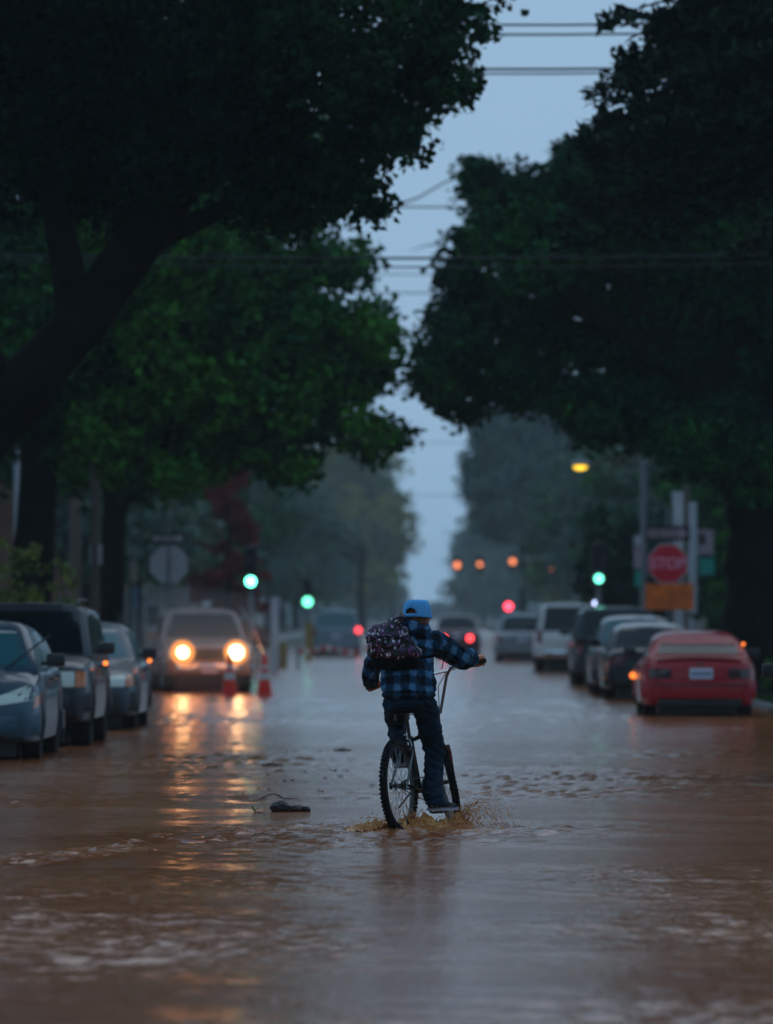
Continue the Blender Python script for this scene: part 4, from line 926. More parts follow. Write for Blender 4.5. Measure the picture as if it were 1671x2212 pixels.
# houses behind the trees
def house(label, x, y, w, dp, h, wall_m, lit=None):
    o = empty('house', (x, y, .12), label=label, cat='house')
    b = MB(); b.box((0, dp / 2, h / 2), (w, dp, h)); b.build('wall', wall_m, o)
    b = MB(); e = .4; V = [(-w / 2 - e, -e, h), (w / 2 + e, -e, h), (w / 2 + e, dp + e, h), (-w / 2 - e, dp + e, h), (-w / 2 - e, dp / 2, h + 2), (w / 2 + e, dp / 2, h + 2)]
    b.add(V, [(0, 1, 5, 4), (2, 3, 4, 5), (0, 4, 3), (1, 2, 5), (0, 3, 2, 1)]); rf = b.build('roof', M['roof'], o)
    for zc in ([1.5, 4.2] if h > 4 else [1.5]):
        for xc in (-w * .3, 0, w * .3):
            if zc < 2 and xc == 0:
                b = MB(); b.box((xc, -.03, 1.05), (1.0, .06, 2.1)); b.build('door', M['trim'], o); continue
            b = MB()
            for (cx, cz, sx, sz) in ((0, .65, 1.3, .1), (0, -.65, 1.3, .1), (-.6, 0, .1, 1.2), (.6, 0, .1, 1.2), (0, 0, .06, 1.2)): b.box((xc + cx, -.04, zc + cz), (sx, .08, sz))
            wn = b.build('window', M['trim'], o)
            for sx in (-1, 1): b = MB(); b.box((xc + sx * .29, -.02, zc), (.5, .02, 1.18)); b.build('pane', M['glass'], wn)
    return o
house('brown house behind the pole at the far left edge', -15.5, 150, 11, 9, 5.2, M['house_brown'])
house('tan house behind the pickup on the left', -13.5, 212, 9, 9, 3.4, M['house_tan'])
house('grey house behind the stop sign on the right', 15.0, 150, 10, 9, 5.2, M['house_grey'])
house('tan house deep behind the right row of trees', 14.5, 215, 9, 9, 3.6, M['house_tan'])
house('brown house hidden deep behind the nearest left trunk', -18, 96, 10, 9, 5.2, M['house_brown'])

# far end of the street: a mass of woodland
rr = np.random.default_rng(8); nB = 40
bl = [(rr.uniform(-60, 60), rr.uniform(1300, 1380), rr.uniform(.5, 2.0), rr.uniform(5, 9), 6, rr.uniform(1.0, 2.0)) for _ in range(nB)]
far = crown('far_woodland', bl, 9000, 1.8, M['leaf_blue'], None, 44, 1.8, False, .1); tag(far, 'pale mass of woodland closing the far end of the street', 'woodland', kind='stuff')

# ------------------------------------------------------------------ soft shapes
def ellipsoid_chain(mb, pts, rads, n=12):
    """overlapping ellipsoids along a path"""
    for i in range(len(pts) - 1):
        a, b = Vector(pts[i]), Vector(pts[i + 1]); ra = rads[i] if hasattr(rads[i], '__len__') else (rads[i],) * 3; rb = rads[i + 1] if hasattr(rads[i + 1], '__len__') else (rads[i + 1],) * 3
        k = max(2, int((b - a).length / (min(min(ra), min(rb)) * .22)) + 1)
        for j in range(k + 1):
            t = j / k; mb.ball(a.lerp(b, t), [ra[q] * (1 - t) + rb[q] * t for q in range(3)], n, 8)
def soft(name, mb, m, parent, voxel=.008, smooth=4, disp=None, post=None):
    me = bpy.data.meshes.new(name); me.from_pydata([tuple(v) for v in mb.V], [], mb.F); me.update()
    bm = bmesh.new(); bm.from_mesh(me); bmesh.ops.remove_doubles(bm, verts=bm.verts, dist=1e-6); bm.to_mesh(me); bm.free()
    t = bpy.data.objects.new(name, me); col.objects.link(t)
    r_ = t.modifiers.new('remesh', 'REMESH'); r_.mode = 'VOXEL'; r_.voxel_size = voxel
    if smooth: s_ = t.modifiers.new('smooth', 'SMOOTH'); s_.factor = .6; s_.iterations = smooth
    bpy.context.view_layer.update(); dg = bpy.context.evaluated_depsgraph_get()
    out = bpy.data.meshes.new_from_object(t.evaluated_get(dg)); bpy.data.objects.remove(t); bpy.data.meshes.remove(me)
    if disp:
        nv = len(out.vertices); co = np.empty(nv * 3, np.float32); no = np.empty(nv * 3, np.float32)
        out.vertices.foreach_get('co', co); out.vertices.foreach_get('normal', no); co = co.reshape(-1, 3); no = no.reshape(-1, 3)
        co = co + no * disp(co)[:, None]; out.vertices.foreach_set('co', co.astype(np.float32).ravel()); out.update()
    if post: post(out)
    out.polygons.foreach_set('use_smooth', np.ones(len(out.polygons), dtype=bool))
    set_mat(out, m); out.name = name
    return link(bpy.data.objects.new(name, out), parent)
def fold_noise(s, amp, seed, warp=1.0, dirn=(1, 1, 1)):
    a = np.random.default_rng(seed); K = a.normal(size=(7, 3)) * s * np.array(dirn); P = a.uniform(0, 6.28, 7)
    def f(co):
        w = co + .02 * warp * np.sin(co[:, [1, 2, 0]] * 23 + 1.3)
        v = sum(1 - 2 * np.abs(np.sin(w @ K[i] + P[i])) ** .8 for i in range(7)) / 3.2
        return amp * v
    return f

# ------------------------------------------------------------------ materials for the rider
def plaid_mat():
    m = bpy.data.materials.new('blue_plaid_flannel'); m.use_nodes = True; t = m.node_tree; b = t.nodes['Principled BSDF']; L = t.links.new
    at = t.nodes.new('ShaderNodeAttribute'); at.attribute_name = 'cloth'; sp = t.nodes.new('ShaderNodeSeparateXYZ')
    nz = t.nodes.new('ShaderNodeTexNoise'); nz.inputs['Scale'].default_value = 22; nz.inputs['Detail'].default_value = 3
    tc = t.nodes.new('ShaderNodeTexCoord'); L(tc.outputs['Object'], nz.inputs['Vector'])
    L(at.outputs['Vector'], sp.inputs[0])
    bands = []
    for i, (per) in enumerate((.112, .108)):
        ad = t.nodes.new('ShaderNodeMath'); ad.operation = 'MULTIPLY_ADD'; ad.inputs[1].default_value = .06; L(nz.outputs['Fac'], ad.inputs[0]); L(sp.outputs[i], ad.inputs[2])
        pp = t.nodes.new('ShaderNodeMath'); pp.operation = 'PINGPONG'; pp.inputs[1].default_value = per / 2; L(ad.outputs[0], pp.inputs[0])
        mr = t.nodes.new('ShaderNodeMapRange'); mr.inputs['From Min'].default_value = .024; mr.inputs['From Max'].default_value = .037; L(pp.outputs[0], mr.inputs['Value']); bands.append(mr)
    sm = t.nodes.new('ShaderNodeMath'); sm.operation = 'ADD'; L(bands[0].outputs[0], sm.inputs[0]); L(bands[1].outputs[0], sm.inputs[1])
    hf = t.nodes.new('ShaderNodeMath'); hf.operation = 'MULTIPLY'; hf.inputs[1].default_value = .5; L(sm.outputs[0], hf.inputs[0])
    cr = t.nodes.new('ShaderNodeValToRGB'); e = cr.color_ramp.elements; e[0].position = 0; e[0].color = (.004, .009, .016, 1); e[1].position = 1; e[1].color = (.085, .215, .37, 1)
    k = cr.color_ramp.elements.new(.5); k.color = (.012, .048, .098, 1); L(hf.outputs[0], cr.inputs[0])
    n2 = t.nodes.new('ShaderNodeTexNoise'); n2.inputs['Scale'].default_value = 160; n2.inputs['Detail'].default_value = 4; L(tc.outputs['Object'], n2.inputs['Vector'])
    mx = t.nodes.new('ShaderNodeMixRGB'); mx.blend_type = 'MULTIPLY'; mx.inputs['Fac'].default_value = .6; L(cr.outputs[0], mx.inputs['Color1'])
    c2 = t.nodes.new('ShaderNodeValToRGB'); c2.color_ramp.elements[0].position = .3; c2.color_ramp.elements[0].color = (.45, .45, .45, 1); c2.color_ramp.elements[1].position = .7; L(n2.outputs['Fac'], c2.inputs[0]); L(c2.outputs[0], mx.inputs['Color2'])
    L(mx.outputs[0], b.inputs['Base Color']); b.inputs['Roughness'].default_value = .95; b.inputs['Specular IOR Level'].default_value = .15
    bp = t.nodes.new('ShaderNodeBump'); bp.inputs['Strength'].default_value = .5; bp.inputs['Distance'].default_value = .004; L(n2.outputs['Fac'], bp.inputs['Height']); L(bp.outputs[0], b.inputs['Normal'])
    return m
def floral_mat():
    m = bpy.data.materials.new('floral_canvas'); m.use_nodes = True; t = m.node_tree; b = t.nodes['Principled BSDF']; L = t.links.new
    tc = t.nodes.new('ShaderNodeTexCoord'); mp = t.nodes.new('ShaderNodeMapping'); mp.inputs['Scale'].default_value = (1.2, 1, .75); mp.inputs['Rotation'].default_value = (0, .4, 0)
    nz = t.nodes.new('ShaderNodeTexNoise'); nz.inputs['Scale'].default_value = 30; nz.inputs['Detail'].default_value = 3
    L(tc.outputs['Object'], mp.inputs[0]); L(mp.outputs[0], nz.inputs['Vector'])
    mxv = t.nodes.new('ShaderNodeMixRGB'); mxv.inputs['Fac'].default_value = .05; L(mp.outputs[0], mxv.inputs['Color1']); L(nz.outputs['Color'], mxv.inputs['Color2'])
    v = t.nodes.new('ShaderNodeTexVoronoi'); v.inputs['Scale'].default_value = 54; L(mxv.outputs[0], v.inputs['Vector'])
    sp = t.nodes.new('ShaderNodeSeparateColor'); L(v.outputs['Color'], sp.inputs[0])
    cr = t.nodes.new('ShaderNodeValToRGB'); cr.color_ramp.interpolation = 'CONSTANT'; e = cr.color_ramp.elements
    e[0].position = 0; e[0].color = (.004, .005, .008, 1); e[1].position = .40; e[1].color = (.13, .03, .14, 1)
    for p, c in ((.60, (.34, .10, .30)), (.72, (.03, .10, .12)), (.78, (.52, .34, .50)), (.88, (.85, .78, .85))): k = cr.color_ramp.elements.new(p); k.color = (*c, 1)
    L(sp.outputs[0], cr.inputs[0])
    ed = t.nodes.new('ShaderNodeValToRGB'); ed.color_ramp.elements[0].position = .28; ed.color_ramp.elements[0].color = (1, 1, 1, 1); ed.color_ramp.elements[1].position = .62; ed.color_ramp.elements[1].color = (.05, .05, .06, 1); L(v.outputs['Distance'], ed.inputs[0])
    mu = t.nodes.new('ShaderNodeMixRGB'); mu.blend_type = 'MULTIPLY'; mu.inputs['Fac'].default_value = 1; L(cr.outputs[0], mu.inputs['Color1']); L(ed.outputs[0], mu.inputs['Color2'])
    L(mu.outputs[0], b.inputs['Base Color']); b.inputs['Roughness'].default_value = .6
    bp = t.nodes.new('ShaderNodeBump'); bp.inputs['Strength'].default_value = .3; bp.inputs['Distance'].default_value = .003; L(nz.outputs['Fac'], bp.inputs['Height']); L(bp.outputs[0], b.inputs['Normal'])
    return m
M['skin'] = mat('skin', (.68, .24, .13), .5, bump=.1, bscale=120, var=.12, vscale=30)
M['hair'] = mat('brown_hair', (.17, .055, .024), .7, bump=.8, bscale=150)
M['cap'] = mat('blue_cap_cloth', (.10, .42, .82), .85, bump=.25, bscale=300, var=.12, vscale=14)
M['cap_dark'] = mat('cap_seam_cloth', (.02, .10, .24), .9)
M['denim'] = mat('dark_denim', (.004, .018, .036), .9, spec=.2, bump=.4, bscale=220, var=.5, vscale=9)
M['plaid'] = plaid_mat(); M['floral'] = floral_mat()
M['canvas_black'] = mat('black_canvas', (.003, .003, .004), .9, spec=.1, bump=.3, bscale=120)
M['shoe_cloth'] = mat('dark_green_canvas', (.006, .016, .015), .8)
M['shoe_sole'] = mat('white_rubber', (.42, .40, .46), .5)
M['frame_green'] = mat('dark_green_frame_paint', (.004, .014, .012), .25, coat=.6)
M['fork_brown'] = mat('rusty_brown_paint', (.13, .035, .015), .4)
M['bar_metal'] = mat('worn_bar_metal', (.22, .17, .17), .28, metal=.9)

YC = 41.0
# ------------------------------------------------------------------ bicycle
bike = empty('bicycle', (-.060, YC, 0), (0, 0, 0), 'dark green cruiser bicycle with knobbly tyres ridden through the brown water', 'bicycle')
bike.rotation_mode = 'XYZ'; bike.rotation_euler = (0, R(-3.5), R(-20))
RW = .335; AX = .315
Rear, Front = Vector((0, -.52, AX)), Vector((0, .53, AX))
hb_ = Vector((0, .385, .60)); sa = Vector((0, -.33, .944)).normalized()
T = Matrix.Translation(hb_) @ Matrix.Rotation(R(30), 4, sa) @ Matrix.Translation(-hb_)
def tr(mb, Mx=T): mb.V = [tuple(Mx @ Vector(v)) for v in mb.V]; return mb
def bike_wheel(c, Mx, seed):
    tb = MB(); n = 72; w = .0285
    prof = []
    for k in range(14):
        a = 2 * math.pi * k / 14; prof.append((RW - w + w * math.cos(a), w * .98 * math.sin(a)))
    tb.lathe(prof, n, 'X', c, closed=True)
    r = random.Random(seed)
    for i in range(66):                                                  # knobs
        a = 2 * math.pi * i / 66
        for (off, dr) in ((-.021, -.006), (-.008, .002), (.008, .002), (.021, -.006)):
            aa = a + (.022 if abs(off) < .01 else 0) ; M3 = Matrix.Rotation(aa, 3, 'X')
            tb.box(M3 @ Vector((off, 0, RW + dr)) + c, (.010, .016, .012), M3)
    t = tr(tb, Mx).build('wheel', M['tyre'], bike, True)
    rb = MB(); rr = RW - .058
    rb.lathe([(rr + .012, -.014), (rr, -.013), (rr - .010, 0), (rr, .013), (rr + .012, .014)], 60, 'X', c, closed=True); tr(rb, Mx).build('rim', M['dark_rim'], t, True)
    sb = MB()
    for i in range(32):
        a = 2 * math.pi * i / 32; s = 1 if i % 2 else -1; a2 = a + s * (.55 if (i // 2) % 2 else -.55)
        sb.tube([c + Vector((s * .028, .026 * math.sin(a2), .026 * math.cos(a2))), c + Vector((0, (rr) * math.sin(a), (rr) * math.cos(a)))], .0016, 4, False)
    so = tr(sb, Mx).build('spoke_web', M['wire_steel'], t); so['kind'] = 'stuff'
    hbm = MB(); hbm.lathe([(.0, -.055), (.012, -.05), (.012, -.03), (.03, -.028), (.03, -.024), (.016, -.02), (.016, .02), (.03, .024), (.03, .028), (.012, .03), (.012, .05), (0, .055)], 14, 'X', c); tr(hbm, Mx).build('hub', M['dark_rim'], t, True)
    return t
I4 = Matrix.Identity(4)
wr_ = bike_wheel(Rear, I4, 1); wf_ = bike_wheel(Front, T, 2)
BBp = Vector((0, -.10, .275)); ST = Vector((0, -.235, .66)); HT = hb_ + sa * .13
fb = MB()
fb.tube([BBp, ST], .019, 10); fb.tube([ST + Vector((0, 0, -.03)), HT + Vector((0, -.01, -.02))], .018, 10)
fb.tube([BBp, BBp.lerp(hb_, .5) + Vector((0, .02, -.03)), hb_ + sa * .02], .023, 10)
fb.tube([hb_ - sa * .01, HT], .022, 12); fb.lathe([(.027, -.034), (.027, .034)], 12, 'X', BBp)
for s in (-1, 1):
    fb.tube([BBp + Vector((s * .018, -.01, 0)), BBp.lerp(Rear, .4) + Vector((s * .040, 0, 0)), Rear + Vector((s * .062, .0, 0))], .0105, 8)
    fb.tube([ST + Vector((s * .012, 0, -.02)), ST.lerp(Rear, .35) + Vector((s * .046, 0, 0)), Rear + Vector((s * .062, 0, 0))], .009, 8)
    fb.box(Rear + Vector((s * .062, 0, 0)), (.007, .05, .05))
fb.build('frame', M['frame_green'], bike, True)
for i in range(4):                                                           # worn yellow letters down the seat tube
    p = BBp.lerp(ST, .88 - i * .2); q = (ST - BBp).normalized()
    lb = MB(); lb.tube([p - q * .024 + Vector((0, -.019, 0)), p + q * .018 + Vector((0, -.019, 0))], .009, 5)
    lb.build('decal', mat('faded_yellow_decal', (.20, .17, .02), .5) if i == 0 else bpy.data.materials['faded_yellow_decal'], bike)
b = MB(); b.tube([ST - Vector((0, .01, .02)), ST + (ST - BBp).normalized() * .17], .0135, 8); b.build('seat_post', M['dark_rim'], bike, True)
SP = ST + (ST - BBp).normalized() * .185
b = MB(); ellipsoid_chain(b, [SP + Vector((0, -.07, .015)), SP + Vector((0, .0, .02)), SP + Vector((0, .17, .012))], [(.085, .06, .028), (.06, .06, .026), (.022, .03, .02)])
soft('saddle', b, M['canvas_black'], bike, .007, 3)
b = MB()
for s in (-1, 1): b.tube([SP + Vector((s * .022, -.09, -.01)), SP + Vector((s * .022, .1, -.02))], .004, 6); b.lathe([(.011, -.045), (.011, -.0)], 8, 'Z', SP + Vector((s * .05, -.085, -.01)))
b.build('saddle_rail', M['dark_rim'], bike, True)
# fork, stem, handlebar (turned with the front wheel)
fk = MB(); CR = hb_ - sa * .035
fk.tube([hb_ + sa * .0, CR], .02, 8); fk.box(CR + Vector((0, 0, -.005)), (.13, .035, .03), None, .008)
for s in (-1, 1): fk.tube([CR + Vector((s * .052, 0, 0)), CR + Vector((s * .056, .005, -.05)), Front + Vector((s * .062, 0, 0))], [.015, .015, .011], 8)
tr(fk).build('fork', M['fork_brown'], bike, True)
stb = MB(); SM = HT + sa * .06 + Vector((0, .045, .02)); stb.tube([HT, HT + sa * .06], .016, 8); stb.tube([HT + sa * .05, SM], .018, 8); stb.lathe([(.024, -.022), (.024, .022)], 10, 'X', SM); tr(stb).build('stem', M['dark_rim'], bike, True)
hbm = MB(); top = 1.125; Bp = []
def bp_(x, dy, z_): return Vector((x, SM.y + dy, z_))
hbm.tube([bp_(-.44, -.09, top - .018), bp_(-.29, -.05, top), bp_(-.195, -.02, top - .012), bp_(-.155, -.008, top - .06), bp_(-.05, 0, SM.z + .015), bp_(-.025, 0, SM.z), bp_(.025, 0, SM.z), bp_(.05, 0, SM.z + .015), bp_(.155, -.008, top - .06), bp_(.195, -.02, top - .012), bp_(.29, -.05, top), bp_(.44, -.09, top - .018)], .0115, 10)
tr(hbm).build('handlebar', M['bar_metal'], bike, True)
hbm = MB(); hbm.tube([bp_(-.185, -.012, top - .028), bp_(.185, -.012, top - .028)], .009, 8); tr(hbm).build('crossbar', M['chrome'], bike, True)
GR = T @ bp_(.400, -.078, top - .013); GL = T @ bp_(-.400, -.078, top - .013)
for s in (-1, 1):
    g = MB(); g.tube([bp_(s * .325, -.058, top - .006), bp_(s * .452, -.092, top - .019)], [.016, .0165], 10); tr(g).build('grip', M['plastic'], bike, True)
    g = MB(); g.tube([bp_(s * .29, -.035, top - .002), bp_(s * .29, .02, top - .016), bp_(s * .33, .035, top - .03), bp_(s * .41, .010, top - .045)], [.010, .008, .006, .007], 8); tr(g).build('brake_lever', M['chrome'], bike, True)
    g = MB(); g.tube([bp_(s * .29, .02, top - .02), bp_(s * .17, .06, top - .03), bp_(s * .09, .08, top - .12), bp_(s * .03, .05, SM.z - .1), bp_(s * .02, .0, SM.z - .22)], .0032, 6); tr(g).build('brake_cable', M['cable'], bike, True)
# rear brake and its chrome noodle
b = MB(); bz0 = Rear + Vector((0, .16, .30)); bz0 = ST.lerp(Rear, .28)
for s in (-1, 1): b.tube([bz0 + Vector((s * .042, -.02, -.02)), bz0 + Vector((s * .040, -.03, .07))], .008, 6); b.box(bz0 + Vector((s * .026, -.03, .0)), (.016, .05, .014))
b.build('brake_arm', M['dark_rim'], bike)
b = MB(); pts = [bz0 + Vector((-.045 + .09 * t, -.035, .075 + .035 * math.sin(math.pi * t) - .05 * max(0, t - .6))) for t in np.linspace(0, 1, 9)]; pts += [pts[-1] + Vector((.006, 0, -.03)), pts[-1] + Vector((-.012, 0, -.055))]
b.tube(pts, .004, 6); b.build('brake_noodle', M['chrome'], bike, True)
# crank, chainring, chain, pedals
cr_ = MB(); cr_.lathe([(.052, .046), (.085, .046), (.085, .050), (.052, .050)], 36, 'X', BBp, closed=True)
for i in range(4):
    M3 = Matrix.Rotation(i * PI / 2 + .4, 3, 'X'); cr_.box(M3 @ Vector((.048, 0, .035)) + BBp, (.004, .012, .05), M3)
ck = cr_.build('chainring', M['dark_rim'], bike)
b = MB(); b.lathe([(.094, .058), (.099, .058), (.099, .064), (.094, .064)], 36, 'X', BBp, closed=True); b.build('chain_guard', M['plastic'], bike)
cang = R(5)
for s in (-1, 1):
    e = BBp + Vector((s * .068, s * .17 * math.sin(cang), -s * .17 * math.cos(cang)))
    b = MB(); b.tube([BBp + Vector((s * .055, 0, 0)), e], [.012, .009], 8); cko = b.build('crank_arm', M['dark_rim'], bike, True)
    b = MB(); b.box(e + Vector((s * .06, 0, 0)), (.085, .075, .018), None, .004); b.tube([e, e + Vector((s * .1, 0, 0))], .006, 6); b.build('pedal', M['dark_rim'], bike)
b = MB(); n = 40; P = []
for i in range(n // 2): a = -PI / 2 + PI * i / (n // 2 - 1); P.append(BBp + Vector((.048, .087 * math.cos(a), .087 * math.sin(a))))
for i in range(n // 4): a = PI / 2 + PI * i / (n // 4 - 1); P.append(Rear + Vector((.048, .038 * math.cos(a), .038 * math.sin(a))))
P.append(P[0]); b.tube(P, .0045, 5); b.build('chain', M['dark_rim'], bike)
b = MB(); b.lathe([(.0, .042), (.036, .044), (.036, .052), (0, .054)], 20, 'X', Rear); b.build('rear_sprocket', M['dark_rim'], bike)
b = MB(); b.tube([BBp + Vector((-.05, -.06, -.02)), BBp + Vector((-.075, -.25, -.12))], .007, 6); b.build('kickstand', M['dark_rim'], bike)
b = MB(); b.box(Front + Vector((.012, -.02, .17)), (.006, .03, .065)); tr(b).build('wheel_reflector', mat('orange_reflector', (.30, .07, .01), .3), bike)

# ------------------------------------------------------------------ the rider
O = Vector((-.04, YC, 0))
def q(x, y, z_): return Vector((x + .04, y, z_))
bm_ = bike.matrix_basis if False else (Matrix.Translation(bike.location) @ bike.rotation_euler.to_matrix().to_4x4())
gR = bm_ @ GR - O; gL = bm_ @ GL - O
barR = (bm_.to_3x3() @ (T.to_3x3() @ Vector((1, -.22, -.10)))).normalized()
barL = (bm_.to_3x3() @ (T.to_3x3() @ Vector((1, .22, .10)))).normalized()
pelvis = q(-.19, -.25, .93); sR, sL = q(-.005, .0, 1.335), q(-.35, -.06, 1.335); neck = q(-.155, .02, 1.40); head = q(-.128, .065, 1.505)
eR = q(.215, .13, 1.195); eL = q(-.468, .0, 1.10)
wR = gR + Vector((-.045, -.072, .045)); wL = gL + Vector((-.01, -.07, .03))
hR, hL = q(-.075, -.22, .885), q(-.275, -.23, .885); kR = q(.0, .02, .53); kL = q(-.285, .16, .76)
pedR = bm_ @ (BBp + Vector((.128, .17 * math.sin(cang), -.17 * math.cos(cang)))) - O; pedL = bm_ @ (BBp + Vector((-.128, -.17 * math.sin(cang), .17 * math.cos(cang)))) - O
aR = pedR + Vector((-.045, -.085, .105)); aL = pedL + Vector((-.01, -.10, .11))
def hand(mb, g, axis, wrist, s):
    ax_ = axis.normalized(); back = Vector((0, -1, 0)); back = (back - ax_ * back.dot(ax_)).normalized(); up = ax_.cross(back); up = up if up.z > 0 else -up
    P = lambda o, b_, u: g + ax_ * o + back * b_ + up * u
    for o in (-.032, -.012, .012, .032): ellipsoid_chain(mb, [P(o * .75, .052, .028), P(o, .012, .036)], [.017, .0145], 8)
    ellipsoid_chain(mb, [wrist, P(0, .06, .026)], [.027, .022], 10)
    for o, L_ in ((-.034, .92), (-.012, 1.05), (.011, 1.0), (.033, .82)):
        ellipsoid_chain(mb, [P(o, .010, .036), P(o * 1.02, -.026 * L_, .028), P(o * 1.02, -.036 * L_, -.006), P(o, -.016, -.028 * L_), P(o, .006, -.029)], [.0125, .0112, .0104, .0098, .0088], 8)
    ellipsoid_chain(mb, [P(-s * .03, .052, .016), P(-s * .046, .026, -.002), P(-s * .046, -.002, -.022), P(-s * .036, -.022, -.027)], [.015, .0125, .011, .010], 8)
pb = MB()
ellipsoid_chain(pb, [pelvis, q(-.18, -.17, 1.1), q(-.165, -.04, 1.27)], [(.13, .085, .08), (.12, .07, .09), (.12, .065, .07)])
ellipsoid_chain(pb, [sL, q(-.16, .0, 1.335), sR], [.045, .055, .045])
ellipsoid_chain(pb, [q(-.16, -.02, 1.34), neck, head + Vector((0, -.01, -.06))], [.06, .054, .054])
pb.ball(head, (.076, .096, .112), 20, 14); pb.ball(head + Vector((0, .035, -.045)), (.058, .062, .066), 16, 10)
ht = Matrix.Rotation(R(-16), 3, 'Z')
hv = lambda x, y, z_: head + ht @ Vector((x, y, z_))
ellipsoid_chain(pb, [hv(0, .092, .018), hv(0, .112, -.022)], [.012, .015]); pb.ball(hv(0, .094, -.055), (.024, .012, .011)); pb.ball(hv(0, .088, -.092), (.024, .018, .016))
for s in (-1, 1):
    ellipsoid_chain(pb, [hv(s * .080, .0, .012), hv(s * .084, .004, -.022)], [(.010, .017, .018), (.008, .011, .012)])
ellipsoid_chain(pb, [sR, eR, wR], [.048, .040, .028]); ellipsoid_chain(pb, [sL, eL, wL], [.048, .040, .028])
hand(pb, gR, barR, wR, 1); hand(pb, gL, barL, wL, -1)
ellipsoid_chain(pb, [hR, kR, aR], [.078, .055, .038]); ellipsoid_chain(pb, [hL, kL, aL], [.078, .055, .038])
ellipsoid_chain(pb, [aR, pedR + Vector((.02, .03, .055))], [.036, .030]); ellipsoid_chain(pb, [aL, pedL + Vector((.02, .05, .055))], [.036, .030])
person = soft('person', pb, M['skin'], None, .0052, 1); person.location = O
tag(person, 'cyclist in backwards view with blue cap, blue plaid jacket and dark jeans riding away through the flood', 'person'); person['label'] = 'person seen from behind in blue cap, plaid jacket and jeans, riding the bicycle'
for s in (-1, 1):
    b = MB(); b.ball(hv(s * .031, .082, .015), .012, 12, 8); b.build('eye', mat('eye_white', (.6, .58, .55), .2) if s < 0 else bpy.data.materials['eye_white'], person, True)
# hair
b = MB(); ellipsoid_chain(b, [head + Vector((0, -.016, .02)), head + Vector((0, -.028, -.03)), head + Vector((0, -.030, -.055))], [(.081, .090, .09), (.070, .070, .04), (.058, .056, .03)], 16); soft('hair', b, M['hair'], person, .006, 2, fold_noise(90, .002, 3))
# cap: shell with the half-moon opening at the back
def cap_shell():
    c = head + Vector((0, .0, -.008)); V = []; Fc = []; nA, nB_ = 64, 22
    Rz = ht
    for j in range(nB_ + 1):
        t = j / nB_; ph = t * PI / 2; rr_ = math.cos(ph) ** .30 if t < 1 else 0; zz = math.sin(ph) ** .84
        for i in range(nA):
            a = 2 * PI * i / nA; seam = 1 - .010 * math.exp(-(((a * 6 / (2 * PI)) % 1 - .5) / .06) ** 2)
            x = .0985 * rr_ * math.cos(a) * seam * (1 + .02 * (1 - t)); y = .112 * rr_ * math.sin(a) * seam
            dent = .0025 * math.sin(5 * a + 7 * t) * (1 - t * .5)
            V.append(c + Rz @ Vector((x + dent * math.cos(a), y + dent * math.sin(a), .008 + .130 * zz - .010 * (y / .11) * (1 - t))))
    for j in range(nB_):
        for i in range(nA):
            i2 = (i + 1) % nA; a = 2 * PI * (i + .5) / nA; t = (j + .5) / nB_
            da = (a - 1.5 * PI + .18) ; zz = .130 * math.sin(t * PI / 2) ** .84
            if abs(da) < .46 and .020 < zz < .020 + .048 * math.sqrt(max(0, 1 - (da / .46) ** 2)): continue
            Fc.append((j * nA + i, j * nA + i2, (j + 1) * nA + i2, (j + 1) * nA + i))
    o = from_np('cap', np.array([tuple(v) for v in V]), Fc, M['cap'], person, True)
    sd = o.modifiers.new('thickness', 'SOLIDIFY'); sd.thickness = .0035; sd.offset = 1
    b = MB(); b.ball(c + Vector((0, 0, .139)), (.008, .008, .005)); b.build('cap_button', M['cap_dark'], o, True)
    for a in (1.5 * PI - .18, 1.5 * PI - 1.22, 1.5 * PI + .86, .5 * PI, .5 * PI - 1.05, .5 * PI + 1.05):
        P_s = []
        for j in range(2 if a != 1.5 * PI - .18 else 9, nB_ + 1):
            t = j / nB_; ph = t * PI / 2; rr_ = math.cos(ph) ** .30 if t < 1 else 0; zz = math.sin(ph) ** .84
            P_s.append(c + Rz @ Vector((.0995 * rr_ * math.cos(a), .113 * rr_ * math.sin(a), .010 + .130 * zz - .010 * (rr_ * math.sin(a)) * (1 - t))))
        b = MB(); b.tube(P_s, .0022, 5); b.build('cap_seam', M['cap_dark'], o, True)
    V = []; Fc = []; n = 18                       # brim
    for i in range(n + 1):
        a = R(20) + R(140) * i / n
        for k, ex in enumerate((1.0, 1.35, 1.62)):
            x = .096 * math.cos(a); y = .108 * math.sin(a); L_ = (ex - 1) * .12 * math.sin((a - R(20)) / R(140) * PI) ** .5 if 0 < i < n else 0
            V.append(c + Rz @ Vector((x, y + L_, .004 - .16 * x * x / .1 - L_ * .12)))
    for i in range(n):
        for k in range(2): Fc.append((i * 3 + k, i * 3 + k + 1, (i + 1) * 3 + k + 1, (i + 1) * 3 + k))
    br = from_np('brim', np.array([tuple(v) for v in V]), Fc, M['cap'], o, True); sd = br.modifiers.new('thickness', 'SOLIDIFY'); sd.thickness = .004
cap_shell()
